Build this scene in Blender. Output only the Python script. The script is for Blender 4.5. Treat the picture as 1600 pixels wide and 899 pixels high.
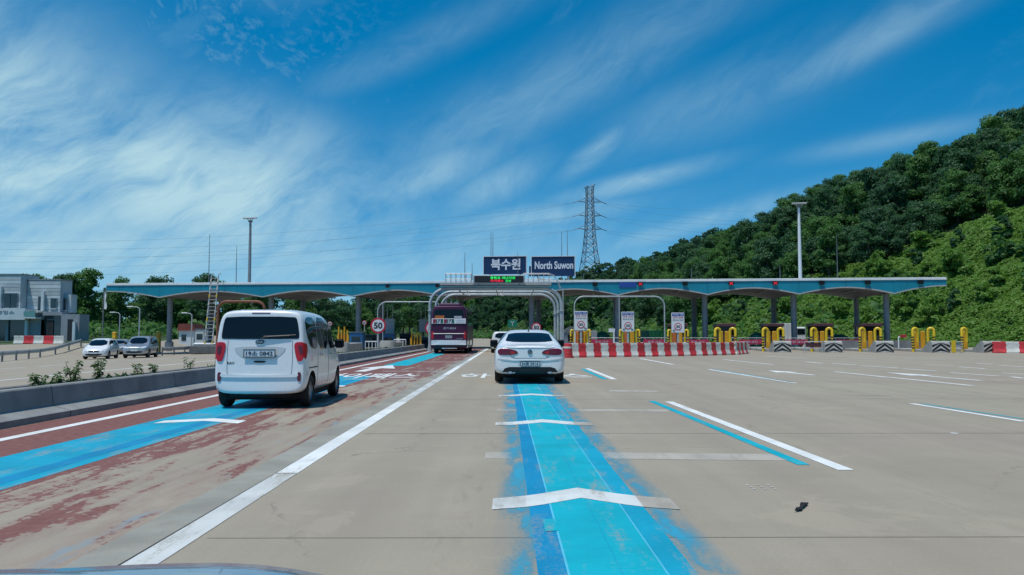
import bpy, bmesh, math, random
import numpy as np
from mathutils import Vector, Matrix
from mathutils.bvhtree import BVHTree

for o in list(bpy.data.objects):
    bpy.data.objects.remove(o)
sc = bpy.context.scene
C = sc.collection
R = math.radians
PI = math.pi

# ------------------------------------------------------------------ camera
F, CX, CY, HOR, CAMH = 1250.0, 800.0, 449.5, 523.0, 1.30
PITCH = math.atan((HOR - CY) / F)
cd = bpy.data.cameras.new('camera')
cd.sensor_width = 36.0
cd.lens = 36.0 * F / 1600.0
cd.clip_start = 0.05
cd.clip_end = 6000
cam = bpy.data.objects.new('camera', cd)
cam.location = (0, 0, CAMH)
cam.rotation_euler = (R(90) + PITCH, 0, 0)
C.objects.link(cam)
sc.camera = cam

# ------------------------------------------------------------------ light
TOSUN = Vector((-0.22, -0.24, 1.0)).normalized()
ELEV = math.asin(TOSUN.z)
AZ = math.atan2(TOSUN.x, TOSUN.y)
sd = bpy.data.lights.new('sun', 'SUN')
sd.energy = 4.2
sd.angle = R(0.6)
sd.color = (1.0, 0.965, 0.90)
sun = bpy.data.objects.new('sun', sd)
sun.rotation_euler = TOSUN.to_track_quat('Z', 'Y').to_euler()
sun.location = (-20, -20, 60)
C.objects.link(sun)

vs = sc.view_settings
vs.view_transform = 'Standard'
vs.look = 'None'
vs.exposure = -0.25
vs.gamma = 1.0
sc.cycles.use_denoising = True
sc.cycles.max_bounces = 6
sc.cycles.transparent_max_bounces = 8

world = bpy.data.worlds.new('World')
sc.world = world
world.use_nodes = True


class NT:
    """tiny helper for node graphs"""
    def __init__(s, tree):
        s.t = tree
        tree.nodes.clear()

    def n(s, typ, **kw):
        nd = s.t.nodes.new(typ)
        for k, v in kw.items():
            setattr(nd, k, v)
        return nd

    def put(s, sock, v):
        if isinstance(v, bpy.types.NodeSocket):
            s.t.links.new(v, sock)
        elif v is not None:
            sock.default_value = v

    def m(s, op, a=0.0, b=0.0, c=None, clamp=False):
        nd = s.n('ShaderNodeMath', operation=op)
        nd.use_clamp = clamp
        s.put(nd.inputs[0], a)
        s.put(nd.inputs[1], b)
        if c is not None:
            s.put(nd.inputs[2], c)
        return nd.outputs[0]

    def mix(s, f, a, b, typ='RGBA', blend='MIX'):
        nd = s.n('ShaderNodeMix', data_type=typ)
        if typ == 'RGBA':
            nd.blend_type = blend
            i = (0, 6, 7, 2)
        else:
            i = (0, 2, 3, 0)
        s.put(nd.inputs[i[0]], f)
        s.put(nd.inputs[i[1]], a)
        s.put(nd.inputs[i[2]], b)
        return nd.outputs[i[3]]

    def noise(s, vec, scale, detail=4, rough=0.55, dist=0.0, out=0):
        nd = s.n('ShaderNodeTexNoise')
        s.put(nd.inputs['Vector'], vec)
        nd.inputs['Scale'].default_value = scale
        nd.inputs['Detail'].default_value = detail
        nd.inputs['Roughness'].default_value = rough
        nd.inputs['Distortion'].default_value = dist
        return nd.outputs[out]

    def ramp(s, f, a, b, lo=0.0, hi=1.0):
        nd = s.n('ShaderNodeMapRange', interpolation_type='SMOOTHSTEP')
        s.put(nd.inputs[0], f)
        s.put(nd.inputs[1], a)
        s.put(nd.inputs[2], b)
        s.put(nd.inputs[3], lo)
        s.put(nd.inputs[4], hi)
        return nd.outputs[0]

    def comb(s, x, y, z=0.0):
        nd = s.n('ShaderNodeCombineXYZ')
        for i, v in enumerate((x, y, z)):
            s.put(nd.inputs[i], v)
        return nd.outputs[0]

    def sep(s, v):
        nd = s.n('ShaderNodeSeparateXYZ')
        s.put(nd.inputs[0], v)
        return nd.outputs


def build_sky():
    g = NT(world.node_tree)
    sky = g.n('ShaderNodeTexSky', sky_type='NISHITA')
    sky.sun_disc = False
    sky.sun_elevation = ELEV
    sky.sun_rotation = AZ
    sky.altitude = 100
    sky.air_density = 1.0
    sky.dust_density = 0.25
    sky.ozone_density = 2.5
    # look-up a little above the true elevation: clear air without the pale band at the horizon
    tc = g.n('ShaderNodeTexCoord')
    x, y, z = g.sep(tc.outputs['Generated'])
    vn = g.n('ShaderNodeVectorMath', operation='NORMALIZE')
    g.put(vn.inputs[0], g.comb(x, y, g.m('ADD', z, 0.10)))
    g.put(sky.inputs[0], vn.outputs[0])
    hs = g.n('ShaderNodeHueSaturation')
    hs.inputs['Hue'].default_value = 0.488
    hs.inputs['Saturation'].default_value = 1.50
    hs.inputs['Value'].default_value = 1.26
    g.put(hs.inputs['Color'], sky.outputs[0])
    az = g.m('ARCTAN2', x, y)
    el = g.m('ARCSINE', z)
    # cirrus: feathery streaks, domain-warped so that they curl and fan
    wn = g.n('ShaderNodeTexNoise')
    g.put(wn.inputs['Vector'], g.comb(az, el, 3.0))
    wn.inputs['Scale'].default_value = 2.6
    wn.inputs['Detail'].default_value = 4
    wx, wy, wz = g.sep(wn.outputs['Color'])
    az2 = g.m('ADD', az, g.m('MULTIPLY', g.m('SUBTRACT', wx, 0.5), 0.30))
    el2 = g.m('ADD', el, g.m('MULTIPLY', g.m('SUBTRACT', wy, 0.5), 0.22))

    def rot2(a, sx, sy, ox=0.0):
        ca, sa = math.cos(a), math.sin(a)
        u = g.m('ADD', g.m('MULTIPLY', az2, ca), g.m('MULTIPLY', el2, sa))
        v = g.m('SUBTRACT', g.m('MULTIPLY', el2, ca), g.m('MULTIPLY', az2, sa))
        return g.comb(g.m('MULTIPLY', u, sx), g.m('MULTIPLY', v, sy), ox)
    streak = g.noise(rot2(R(28), 1.7, 5.2, 1.7), 2.4, 9, 0.62, 0.35)
    fibre = g.noise(rot2(R(40), 5.0, 19.0, 5.1), 2.6, 7, 0.65, 0.3)
    soft = g.noise(g.comb(az2, g.m('MULTIPLY', el2, 1.6), 7.3), 3.4, 8, 0.6, 0.4)

    def blob(ca, ce, ra, re_, ang=0.0):
        c_, s_ = math.cos(ang), math.sin(ang)
        da = g.m('SUBTRACT', az, ca)
        de = g.m('SUBTRACT', el, ce)
        u = g.m('DIVIDE', g.m('ADD', g.m('MULTIPLY', da, c_), g.m('MULTIPLY', de, s_)), ra)
        v = g.m('DIVIDE', g.m('SUBTRACT', g.m('MULTIPLY', de, c_), g.m('MULTIPLY', da, s_)), re_)
        q = g.m('ADD', g.m('MULTIPLY', u, u), g.m('MULTIPLY', v, v))
        return g.m('POWER', 2.718, g.m('MULTIPLY', q, -1.0))

    def px(xp, yp):
        return math.atan((xp - 800) / F), math.atan((HOR - yp) / F / math.hypot(1, (xp - 800) / F))
    cover = None
    for (xp, yp, w, h, a, amt) in (
            (-10, 215, 220, 140, -.50, 1.35), (310, 300, 300, 105, -.20, 1.25), (180, 400, 620, 70, 0.02, .95), (400, 215, 150, 60, -.2, .62),
            (640, 290, 190, 34, .45, .60), (850, 140, 320, 50, .42, .36), (770, 290, 90, 26, .5, .60), (930, 235, 60, 17, .6, .55),
            (990, 285, 110, 15, .22, .75), (1090, 350, 150, 16, .24, .62), (830, 340, 170, 18, .12, .6), (700, 380, 250, 22, .1, .5),
            (1370, 55, 200, 26, .38, .40), (1130, 150, 190, 46, .30, .30), (660, 60, 220, 26, .42, .24), (1400, 215, 120, 14, .1, .30)):
        ca, ce = px(xp, yp)
        b = g.m('MULTIPLY', blob(ca, ce, w / F, h / F, a), amt)
        cover = b if cover is None else g.m('MAXIMUM', cover, b)
    low = g.m('MULTIPLY', g.ramp(el, 0.22, 0.0), 0.16)
    gen = g.m('ADD', g.m('MULTIPLY', g.ramp(streak, 0.5, 0.8), 0.14), low)
    cover = g.m('MAXIMUM', cover, gen)
    tex = g.m('ADD', g.m('MULTIPLY', streak, 0.85), g.m('ADD', g.m('MULTIPLY', fibre, 0.42), g.m('MULTIPLY', soft, 0.73)))
    cl = g.m('MULTIPLY', cover, g.ramp(tex, 0.58, 1.26))
    # small ripples of altocumulus high up
    cell = g.noise(rot2(R(-18), 20.0, 36.0, 2.2), 3.0, 4, 0.6, 0.2)
    ca, ce = px(310, 30)
    rip = g.m('MULTIPLY', blob(ca, ce, 220 / F, 130 / F, -.3), g.ramp(cell, 0.44, 0.70))
    cl = g.m('MAXIMUM', cl, g.m('MULTIPLY', rip, 0.15))
    cl = g.m('MULTIPLY', cl, g.ramp(el, -0.02, 0.03), clamp=True)
    cl = g.m('MULTIPLY', cl, 0.98, clamp=True)
    ccol = g.n('ShaderNodeRGB')
    ccol.outputs[0].default_value = (4.6, 7.0, 8.0, 1)
    col = g.mix(cl, hs.outputs[0], ccol.outputs[0])
    bg = g.n('ShaderNodeBackground')
    g.put(bg.inputs[0], col)
    bg.inputs[1].default_value = 0.115
    out = g.n('ShaderNodeOutputWorld')
    g.put(out.inputs[0], bg.outputs[0])


build_sky()

# ------------------------------------------------------------------ measuring helpers (camera -> metres)
CP, SP = math.cos(PITCH), math.sin(PITCH)


def ray(px, py):
    a, b = (px - CX) / F, -(py - CY) / F
    return Vector((a, CP - b * SP, SP + b * CP))


def W(px, py, Y):
    """world point at distance Y ahead whose bearing was measured at (px, py)"""
    d = ray(px, py)
    return Vector((0, 0, CAMH)) + d * (Y / d.y)


def G(px, py, z=0.0):
    d = ray(px, py)
    return Vector((0, 0, CAMH)) + d * ((z - CAMH) / d.z)


FY = [-60, 20, 60, 78, 95, 120, 150, 200, 270, 340, 400, 460, 700]
FX = [66, 64, 59, 51, 45, 37, 30, 22, 8, -28, -90, -210, -900]
CYY = [0, 110, 150, 190, 240, 300, 350, 460]
CCC = [54, 53, 50, 42, 31, 25, 15, 14]


def hill_d(x, y):
    xf = np.interp(y, FY, FX)
    sl = (np.interp(y + 4, FY, FX) - np.interp(y - 4, FY, FX)) / 8.0
    return (x - xf) / np.sqrt(1 + sl * sl)


def ground_z(x, y):
    x = np.asarray(x, float)
    y = np.asarray(y, float)
    z = np.where(x < -8, np.maximum(0.024 * (x + 8), -0.62), 0.0)
    pad = np.clip((-x - 39) / 6, 0, 1) * np.clip((y - 52) / 22, 0, 1)
    z = z + pad * pad * (3 - 2 * pad) * 1.0
    d = hill_d(x, y)
    cap = np.interp(y, CYY, CCC)
    h = np.where(d > 0, cap * np.tanh(0.66 * np.maximum(d, 0) / cap), 0)
    bump = 1.3 * np.sin(x * .11 + 1.3) * np.sin(y * .083) + .8 * np.sin(x * .23 + y * .17)
    h = h + np.where(d > 0, np.minimum(d, 12) / 12 * bump, 0)
    lf = np.clip((y - 105) / 60, 0, 1) * np.clip((-x - 8) / 40, 0, 1)
    z = z + lf * 2.5
    return z + np.maximum(h, 0)


def gz(x, y):
    return float(ground_z(x, y))


# ------------------------------------------------------------------ materials
MATS = {}


def mat(name, col=(.5, .5, .5), rough=.6, metal=0.0, coat=0.0, var=0.0, vscale=3.0, bump=0.0, bscale=40.0, spec=0.5, emit=None, estr=0.0,
        dirt=0.0, dcol=(.12, .10, .08), world_tex=False):
    if name in MATS:
        return MATS[name]
    m = bpy.data.materials.new(name)
    m.use_nodes = True
    g = NT(m.node_tree)
    b = g.n('ShaderNodeBsdfPrincipled')
    o = g.n('ShaderNodeOutputMaterial')
    g.put(o.inputs[0], b.outputs[0])
    c4 = (*col, 1)
    b.inputs['Base Color'].default_value = c4
    b.inputs['Roughness'].default_value = rough
    b.inputs['Metallic'].default_value = metal
    b.inputs['Coat Weight'].default_value = coat
    b.inputs['Coat Roughness'].default_value = 0.04
    b.inputs['Specular IOR Level'].default_value = spec
    tc = g.n('ShaderNodeTexCoord')
    vec = tc.outputs['Object'] if not world_tex else g.n('ShaderNodeNewGeometry').outputs['Position']
    cur = c4
    if var > 0:
        nz = g.noise(vec, vscale, 6, 0.6)
        f = g.ramp(nz, .3, .7)
        lo = tuple(max(0, c * (1 - var)) for c in col) + (1,)
        hi = tuple(min(1, c * (1 + var)) for c in col) + (1,)
        cur = g.mix(f, lo, hi)
    if dirt > 0:
        nz = g.noise(vec, vscale * 1.7 + .5, 7, .65, .4)
        f = g.m('MULTIPLY', g.ramp(nz, .48, .75), dirt)
        cur = g.mix(f, cur, (*dcol, 1))
    g.put(b.inputs['Base Color'], cur)
    if var > 0 or dirt > 0:
        rz = g.noise(vec, vscale * 3, 4, .6)
        g.put(b.inputs['Roughness'], g.m('ADD', rough - .06, g.m('MULTIPLY', rz, .12), clamp=True))
    if bump > 0:
        bn = g.n('ShaderNodeBump')
        bn.inputs['Strength'].default_value = bump
        bn.inputs['Distance'].default_value = 0.02
        g.put(bn.inputs['Height'], g.noise(vec, bscale, 5, .6))
        g.put(b.inputs['Normal'], bn.outputs[0])
    if emit:
        b.inputs['Emission Color'].default_value = (*emit, 1)
        b.inputs['Emission Strength'].default_value = estr
    MATS[name] = m
    return m


def foliage(name, c1, c2, c3, nscale=.35, trans=.25):
    m = bpy.data.materials.new(name)
    m.use_nodes = True
    g = NT(m.node_tree)
    o = g.n('ShaderNodeOutputMaterial')
    geo = g.n('ShaderNodeNewGeometry')
    oi = g.n('ShaderNodeObjectInfo')
    n1 = g.noise(geo.outputs['Position'], nscale, 3, .6)
    n2 = g.noise(geo.outputs['Position'], nscale * 9, 2, .6)
    f = g.m('ADD', g.m('MULTIPLY', g.ramp(n1, .3, .7), .55), g.m('MULTIPLY', oi.outputs['Random'], .45))
    col = g.mix(f, (*c1, 1), (*c2, 1))
    col = g.mix(g.m('MULTIPLY', g.ramp(n2, .45, .75), .7), col, (*c3, 1))
    d = g.n('ShaderNodeBsdfPrincipled')
    g.put(d.inputs['Base Color'], col)
    d.inputs['Roughness'].default_value = .55
    d.inputs['Specular IOR Level'].default_value = .3
    t = g.n('ShaderNodeBsdfTranslucent')
    g.put(t.inputs[0], g.mix(.5, col, (c2[0] * 1.6, c2[1] * 1.7, c2[2], 1)))
    mx = g.n('ShaderNodeMixShader')
    mx.inputs[0].default_value = trans
    g.put(mx.inputs[1], d.outputs[0])
    g.put(mx.inputs[2], t.outputs[0])
    g.put(o.inputs[0], mx.outputs[0])
    MATS[name] = m
    return m


def road_mat(name, base, red=False, blue=None):
    """concrete: mottling, tyre darkening along the lane, fine grain, old cross bands; worn paint optionally over it"""
    m = bpy.data.materials.new(name)
    m.use_nodes = True
    g = NT(m.node_tree)
    o = g.n('ShaderNodeOutputMaterial')
    b = g.n('ShaderNodeBsdfPrincipled')
    g.put(o.inputs[0], b.outputs[0])
    geo = g.n('ShaderNodeNewGeometry')
    pos = geo.outputs['Position']
    x, y, z = g.sep(pos)
    big = g.noise(pos, .16, 5, .6, .5)
    med = g.noise(pos, 1.1, 6, .65)
    fine = g.noise(pos, 42, 4, .7)
    grain = g.noise(pos, 160, 2, .6)
    along = g.noise(g.comb(g.m('MULTIPLY', x, 1.6), g.m('MULTIPLY', y, .07), 0), 1.3, 5, .6)
    cross = g.noise(g.comb(g.m('MULTIPLY', x, .12), g.m('MULTIPLY', y, .9), 4), 1.1, 4, .6)
    v = g.m('ADD', g.m('MULTIPLY', g.m('SUBTRACT', big, .5), .42), g.m('MULTIPLY', g.m('SUBTRACT', med, .5), .22))
    v = g.m('ADD', v, g.m('MULTIPLY', g.m('SUBTRACT', along, .5), .36))
    v = g.m('ADD', v, g.m('MULTIPLY', g.m('SUBTRACT', cross, .5), .16))
    v = g.m('ADD', v, g.m('MULTIPLY', g.m('SUBTRACT', fine, .5), .34))
    v = g.m('ADD', v, g.m('MULTIPLY', g.m('SUBTRACT', grain, .5), .30))
    k = g.m('ADD', v, 1.0)
    cc = g.mix(g.ramp(big, .35, .65), (*base, 1), (base[0] * .93, base[1] * .97, base[2] * .94, 1))
    col = g.mix(1.0, cc, g.comb(k, k, k), blend='MULTIPLY')
    # darker wheel tracks along each lane, oil drips between them, patchy repairs
    lane = g.m('FRACT', g.m('DIVIDE', g.m('ADD', x, 2.1), 3.6))
    trk = g.m('ADD', g.ramp(g.m('ABSOLUTE', g.m('SUBTRACT', lane, .28)), .12, .0), g.ramp(g.m('ABSOLUTE', g.m('SUBTRACT', lane, .72)), .12, .0))
    trk = g.m('MULTIPLY', trk, g.ramp(along, .35, .65))
    col = g.mix(g.m('MULTIPLY', trk, .27), col, (base[0] * .62, base[1] * .62, base[2] * .62, 1))
    oil = g.m('MULTIPLY', g.ramp(g.m('ABSOLUTE', g.m('SUBTRACT', lane, .5)), .10, .0), g.ramp(g.noise(g.comb(g.m('MULTIPLY', x, 2.0), g.m('MULTIPLY', y, .45), 9), 2.0, 6, .7), .52, .72))
    col = g.mix(g.m('MULTIPLY', oil, .38), col, (base[0] * .45, base[1] * .44, base[2] * .42, 1))
    pat = g.ramp(g.noise(pos, .55, 7, .7, .8), .58, .62)
    col = g.mix(g.m('MULTIPLY', pat, .20), col, (base[0] * 1.35, base[1] * 1.33, base[2] * 1.30, 1))
    crk = g.n('ShaderNodeTexVoronoi', feature='DISTANCE_TO_EDGE')
    g.put(crk.inputs['Vector'], g.comb(g.m('ADD', g.m('MULTIPLY', x, .22), g.m('MULTIPLY', med, .35)), g.m('ADD', g.m('MULTIPLY', y, .16), g.m('MULTIPLY', big, .5)), 0))
    crk.inputs['Scale'].default_value = 1.0
    cr = g.m('MULTIPLY', g.ramp(crk.outputs['Distance'], .0045, .0), g.ramp(med, .48, .6))
    col = g.mix(g.m('MULTIPLY', cr, .55), col, (base[0] * .35, base[1] * .35, base[2] * .35, 1))
    spots = g.ramp(g.noise(pos, 2.3, 2, .4), .74, .80)
    col = g.mix(g.m('MULTIPLY', spots, .35), col, (base[0] * .5, base[1] * .5, base[2] * .5, 1))
    rough = .82
    if red:
        sv = g.comb(g.m('MULTIPLY', x, 2.6), g.m('MULTIPLY', y, .35), 1.0)
        w1 = g.noise(sv, 1.25, 7, .68, .55)
        w2 = g.noise(pos, 9.0, 4, .7, .3)
        w = g.m('ADD', g.m('MULTIPLY', w1, .72), g.m('MULTIPLY', w2, .28))
        # wheel tracks are worn bare close by, the paint is whole by the kerb and further on
        kerb = g.ramp(x, -5.35, -5.75)
        far = g.ramp(y, 17.0, 34.0)
        mid = g.m('MULTIPLY', g.ramp(x, -4.05, -4.3), .10)
        thr = g.m('SUBTRACT', .520, g.m('ADD', g.m('MULTIPLY', kerb, .15), g.m('ADD', g.m('MULTIPLY', far, .10), mid)))
        thr = g.m('ADD', thr, g.m('MULTIPLY', g.ramp(x, -3.3, -2.75), .035))
        f = g.m('MULTIPLY', g.ramp(g.m('SUBTRACT', w, thr), -.008, .018), .92)
        fad = g.ramp(w2, .35, .65)
        pc = g.mix(fad, (.155, .048, .042, 1), (.215, .085, .072, 1))
        col = g.mix(f, col, pc)
        tint = g.m('MULTIPLY', g.ramp(w1, .40, .56), .34)
        col = g.mix(g.m('MULTIPLY', tint, g.m('SUBTRACT', 1.0, f)), col, (.25, .15, .125, 1))
        bl = g.m('MULTIPLY', g.ramp(x, -3.0, -2.75), g.ramp(g.noise(sv, 1.6, 5, .7), .55, .64))
        col = g.mix(g.m('MULTIPLY', bl, .35), col, (.10, .32, .44, 1))
    g.put(b.inputs['Base Color'], col)
    b.inputs['Roughness'].default_value = rough
    b.inputs['Specular IOR Level'].default_value = .35
    bn = g.n('ShaderNodeBump')
    bn.inputs['Strength'].default_value = .35
    bn.inputs['Distance'].default_value = .006
    g.put(bn.inputs['Height'], g.m('ADD', fine, grain))
    g.put(b.inputs['Normal'], bn.outputs[0])
    MATS[name] = m
    return m


def paint_mat(name, col, wear=.3, base=(.31, .28, .22), edge=0.0, fade=None):
    """road paint, worn through to the concrete in flecks and along the wheel tracks"""
    m = bpy.data.materials.new(name)
    m.use_nodes = True
    g = NT(m.node_tree)
    o = g.n('ShaderNodeOutputMaterial')
    b = g.n('ShaderNodeBsdfPrincipled')
    g.put(o.inputs[0], b.outputs[0])
    geo = g.n('ShaderNodeNewGeometry')
    pos = geo.outputs['Position']
    x, y, z = g.sep(pos)
    sv = g.comb(g.m('MULTIPLY', x, 3.0), g.m('MULTIPLY', y, .55), 2.0)
    w1 = g.noise(sv, 1.7, 7, .65, .3)
    w2 = g.noise(pos, 26, 4, .7)
    w3 = g.noise(pos, 120, 2, .6)
    w = g.m('ADD', g.m('MULTIPLY', w1, .6), g.m('ADD', g.m('MULTIPLY', w2, .25), g.m('MULTIPLY', w3, .15)))
    f = g.ramp(w, .62 - wear * .36, .70 - wear * .26)
    f = g.m('MULTIPLY', f, min(1.0, .35 + wear))
    n = g.noise(pos, 1.3, 5, .6)
    lo = tuple(c * .86 for c in col) + (1,)
    hi = tuple(min(1, c * 1.08) for c in col) + (1,)
    c = g.mix(g.ramp(n, .3, .7), lo, hi)
    k = g.m('ADD', .9, g.m('MULTIPLY', w2, .2))
    c = g.mix(1.0, c, g.comb(k, k, k), blend='MULTIPLY')
    col2 = g.mix(f, c, (*base, 1))
    g.put(b.inputs['Base Color'], col2)
    b.inputs['Roughness'].default_value = .62
    b.inputs['Specular IOR Level'].default_value = .35
    bn = g.n('ShaderNodeBump')
    bn.inputs['Strength'].default_value = .3
    bn.inputs['Distance'].default_value = .005
    g.put(bn.inputs['Height'], w2)
    g.put(b.inputs['Normal'], bn.outputs[0])
    MATS[name] = m
    return m


CONC = (.335, .286, .222)
road_mat('concrete_road', CONC)
road_mat('red_lane', CONC, red=True)
paint_mat('white_paint', (.74, .76, .73), .18)
paint_mat('white_paint_worn', (.58, .60, .57), .40)
paint_mat('white_paint_ghost', (.44, .40, .335), .36)
paint_mat('blue_paint', (.002, .385, .475), .26)
paint_mat('white_paint_mid', (.64, .67, .64), .34)
paint_mat('blue_paint_deep', (.003, .235, .43), .26)
paint_mat('blue_paint_faded', (.075, .27, .38), .72)
paint_mat('blue_lane', (.003, .325, .47), .30)
paint_mat('blue_seam', (.10, .48, .64), .2)
mat('car_white', (.78, .80, .79), .28, coat=.8, var=.02, vscale=1.5)
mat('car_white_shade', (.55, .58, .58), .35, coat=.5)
mat('car_silver', (.42, .44, .45), .3, metal=.55, coat=.7)
mat('bus_purple', (.058, .009, .042), .42, coat=.1, spec=.3, var=.1, vscale=2)
mat('glass_dark', (.003, .007, .013), .05, spec=.28)
mat('glass_tint', (.02, .035, .045), .05, spec=.7)
mat('rubber', (.012, .012, .013), .8, var=.2, vscale=9)
mat('plastic_black', (.010, .011, .012), .5)
mat('under_black', (.008, .008, .009), .85)
mat('rim_metal', (.33, .34, .35), .35, metal=.7)
mat('lamp_red', (.50, .006, .018), .25, coat=.15)
mat('lamp_dark_red', (.13, .008, .022), .2, coat=.2)
mat('lamp_clear', (.62, .64, .66), .12, coat=.8)
mat('chrome', (.62, .64, .66), .15, metal=1.0)
mat('plate_white', (.62, .68, .70), .45)
mat('plate_ink', (.02, .03, .05), .5)
mat('shut_line', (.05, .055, .06), .6)
mat('steel', (.40, .45, .46), .45, metal=.15, var=.12, vscale=2, dirt=.25)
mat('steel_dark', (.16, .18, .19), .5, metal=.3, var=.15)
mat('galv', (.47, .49, .49), .5, metal=.4, var=.15, vscale=4, dirt=.2)
mat('fascia_blue', (.004, .235, .335), .42, var=.10, vscale=.6, dirt=.35, dcol=(.03, .14, .20))
mat('fascia_white', (.76, .79, .79), .5, var=.06, vscale=.9, dirt=.22, dcol=(.34, .34, .32))
mat('trim_grey', (.40, .42, .42), .55, var=.1, dirt=.3, dcol=(.2, .2, .2))
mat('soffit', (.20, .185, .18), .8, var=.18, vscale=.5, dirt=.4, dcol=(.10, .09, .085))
mat('column_paint', (.21, .245, .265), .55, var=.15, vscale=1.2, dirt=.3, dcol=(.08, .08, .08))
mat('concrete', (.36, .36, .33), .85, var=.16, vscale=1.6, bump=.4, dirt=.4, dcol=(.20, .19, .17))
mat('barrier_concrete', (.235, .245, .24), .88, var=.18, vscale=1.1, bump=.4, dirt=.45, dcol=(.13, .13, .125))
mat('concrete_dark', (.13, .135, .135), .9, var=.22, vscale=1.3, bump=.4, dirt=.5, dcol=(.07, .07, .065))
mat('soil', (.10, .085, .06), .95, var=.4, vscale=3, bump=.6)
mat('yellow', (.66, .33, .012), .45, var=.1, vscale=3, dirt=.3, dcol=(.30, .18, .03))
mat('yellow_bright', (.74, .50, .02), .4, var=.06, vscale=4)
mat('rust_frame', (.20, .065, .035), .6, var=.2, dirt=.3)
mat('orange', (.52, .14, .03), .5, var=.1, dirt=.3, dcol=(.2, .08, .03))
mat('black_paint', (.02, .02, .022), .55, var=.2)
mat('stripe_pale', (.60, .57, .50), .6, var=.1, dirt=.4, dcol=(.25, .24, .2))
mat('pe_red', (.56, .035, .040), .42, var=.22, vscale=2.5, dirt=.55, dcol=(.30, .07, .06), world_tex=True)
mat('pe_white', (.63, .63, .57), .45, var=.12, vscale=2.5, dirt=.65, dcol=(.33, .31, .26), world_tex=True)
mat('sign_navy', (.006, .028, .095), .4, var=.06)
mat('sign_frame', (.70, .73, .74), .4)
mat('sign_letter', (.66, .70, .76), .45)
mat('sign_white', (.70, .73, .74), .45, var=.04)
mat('sign_grey', (.44, .47, .52), .5, var=.05)
mat('sign_red', (.50, .012, .045), .4)
mat('sign_blue', (.02, .07, .33), .4)
mat('sign_green', (.004, .16, .09), .4)
mat('sign_ink', (.012, .013, .02), .5)
mat('led_black', (.012, .014, .016), .5)
mat('led_green', (.0, .3, .05), .5, emit=(.03, 1.0, .16), estr=1.0)
mat('led_red', (.4, .0, .02), .5, emit=(1.0, .03, .07), estr=1.0)
mat('booth_dark', (.030, .024, .026), .45, var=.2)
mat('booth_maroon', (.085, .030, .035), .5, var=.2)
mat('banner_red', (.42, .025, .07), .6, var=.1)
mat('green_metal', (.018, .15, .095), .55, var=.2, vscale=2)
mat('green_bright', (.05, .34, .10), .55, var=.2, vscale=2)
mat('blue_box', (.02, .13, .30), .5, var=.1)
mat('facade', (.47, .52, .53), .6, var=.10, vscale=.8, dirt=.3, dcol=(.27, .31, .32))
mat('facade_light', (.60, .66, .67), .55, var=.06, vscale=.8)
mat('facade_grey', (.28, .30, .32), .65, var=.12, vscale=1)
mat('balcony_glass', (.12, .30, .28), .15, spec=.7)
mat('roof_red', (.20, .05, .035), .7, var=.2)
mat('bark', (.06, .05, .04), .9, var=.3, vscale=6, bump=.5)
mat('canvas_white', (.68, .71, .72), .7, var=.06)
mat('hood_paint', (.13, .20, .27), .25, coat=.8)
mat('wire', (.26, .33, .38), .5)
mat('tower_steel', (.17, .21, .24), .5, metal=.3)
foliage('leaf_dark', (.028, .086, .046), (.055, .142, .056), (.095, .198, .072), .35, .40)
foliage('leaf_mid', (.048, .135, .042), (.095, .215, .052), (.140, .260, .068), .35, .42)
foliage('leaf_shrub', (.072, .178, .028), (.140, .270, .040), (.180, .305, .060), .14, .40)
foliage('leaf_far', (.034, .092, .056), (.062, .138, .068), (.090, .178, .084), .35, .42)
foliage('leaf_weed', (.05, .11, .035), (.09, .16, .05), (.12, .19, .07), 3.0, .3)


def ground_mat():
    m = bpy.data.materials.new('grass_ground')
    m.use_nodes = True
    g = NT(m.node_tree)
    o = g.n('ShaderNodeOutputMaterial')
    b = g.n('ShaderNodeBsdfPrincipled')
    g.put(o.inputs[0], b.outputs[0])
    geo = g.n('ShaderNodeNewGeometry')
    pos = geo.outputs['Position']
    n1 = g.noise(pos, .08, 5, .6)
    n2 = g.noise(pos, 1.4, 5, .7)
    c = g.mix(g.ramp(n1, .35, .65), (.035, .075, .020, 1), (.065, .095, .028, 1))
    c = g.mix(g.m('MULTIPLY', n2, .6), c, (.035, .06, .018, 1))
    g.put(b.inputs['Base Color'], c)
    b.inputs['Roughness'].default_value = .95
    MATS['grass_ground'] = m


ground_mat()
M = MATS


# ------------------------------------------------------------------ mesh helpers
def tag(o, label=None, cat=None, group=None, kind=None):
    if label:
        o['label'] = label
    if cat:
        o['category'] = cat
    if group:
        o['group'] = group
    if kind:
        o['kind'] = kind
    return o


def empty(name, loc=(0, 0, 0), rz=0.0, label=None, cat=None, group=None):
    o = bpy.data.objects.new(name, None)
    o.location = loc
    o.rotation_euler = (0, 0, rz)
    o.empty_display_size = .3
    C.objects.link(o)
    return tag(o, label, cat, group)


def link(name, me, material=None, parent=None, loc=None, rz=None):
    o = bpy.data.objects.new(name, me)
    if material is not None and len(me.materials) == 0:
        me.materials.append(M[material] if isinstance(material, str) else material)
    if parent is not None:
        o.parent = parent
    if loc is not None:
        o.location = loc
    if rz is not None:
        o.rotation_euler = (0, 0, rz)
    C.objects.link(o)
    return o


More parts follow.
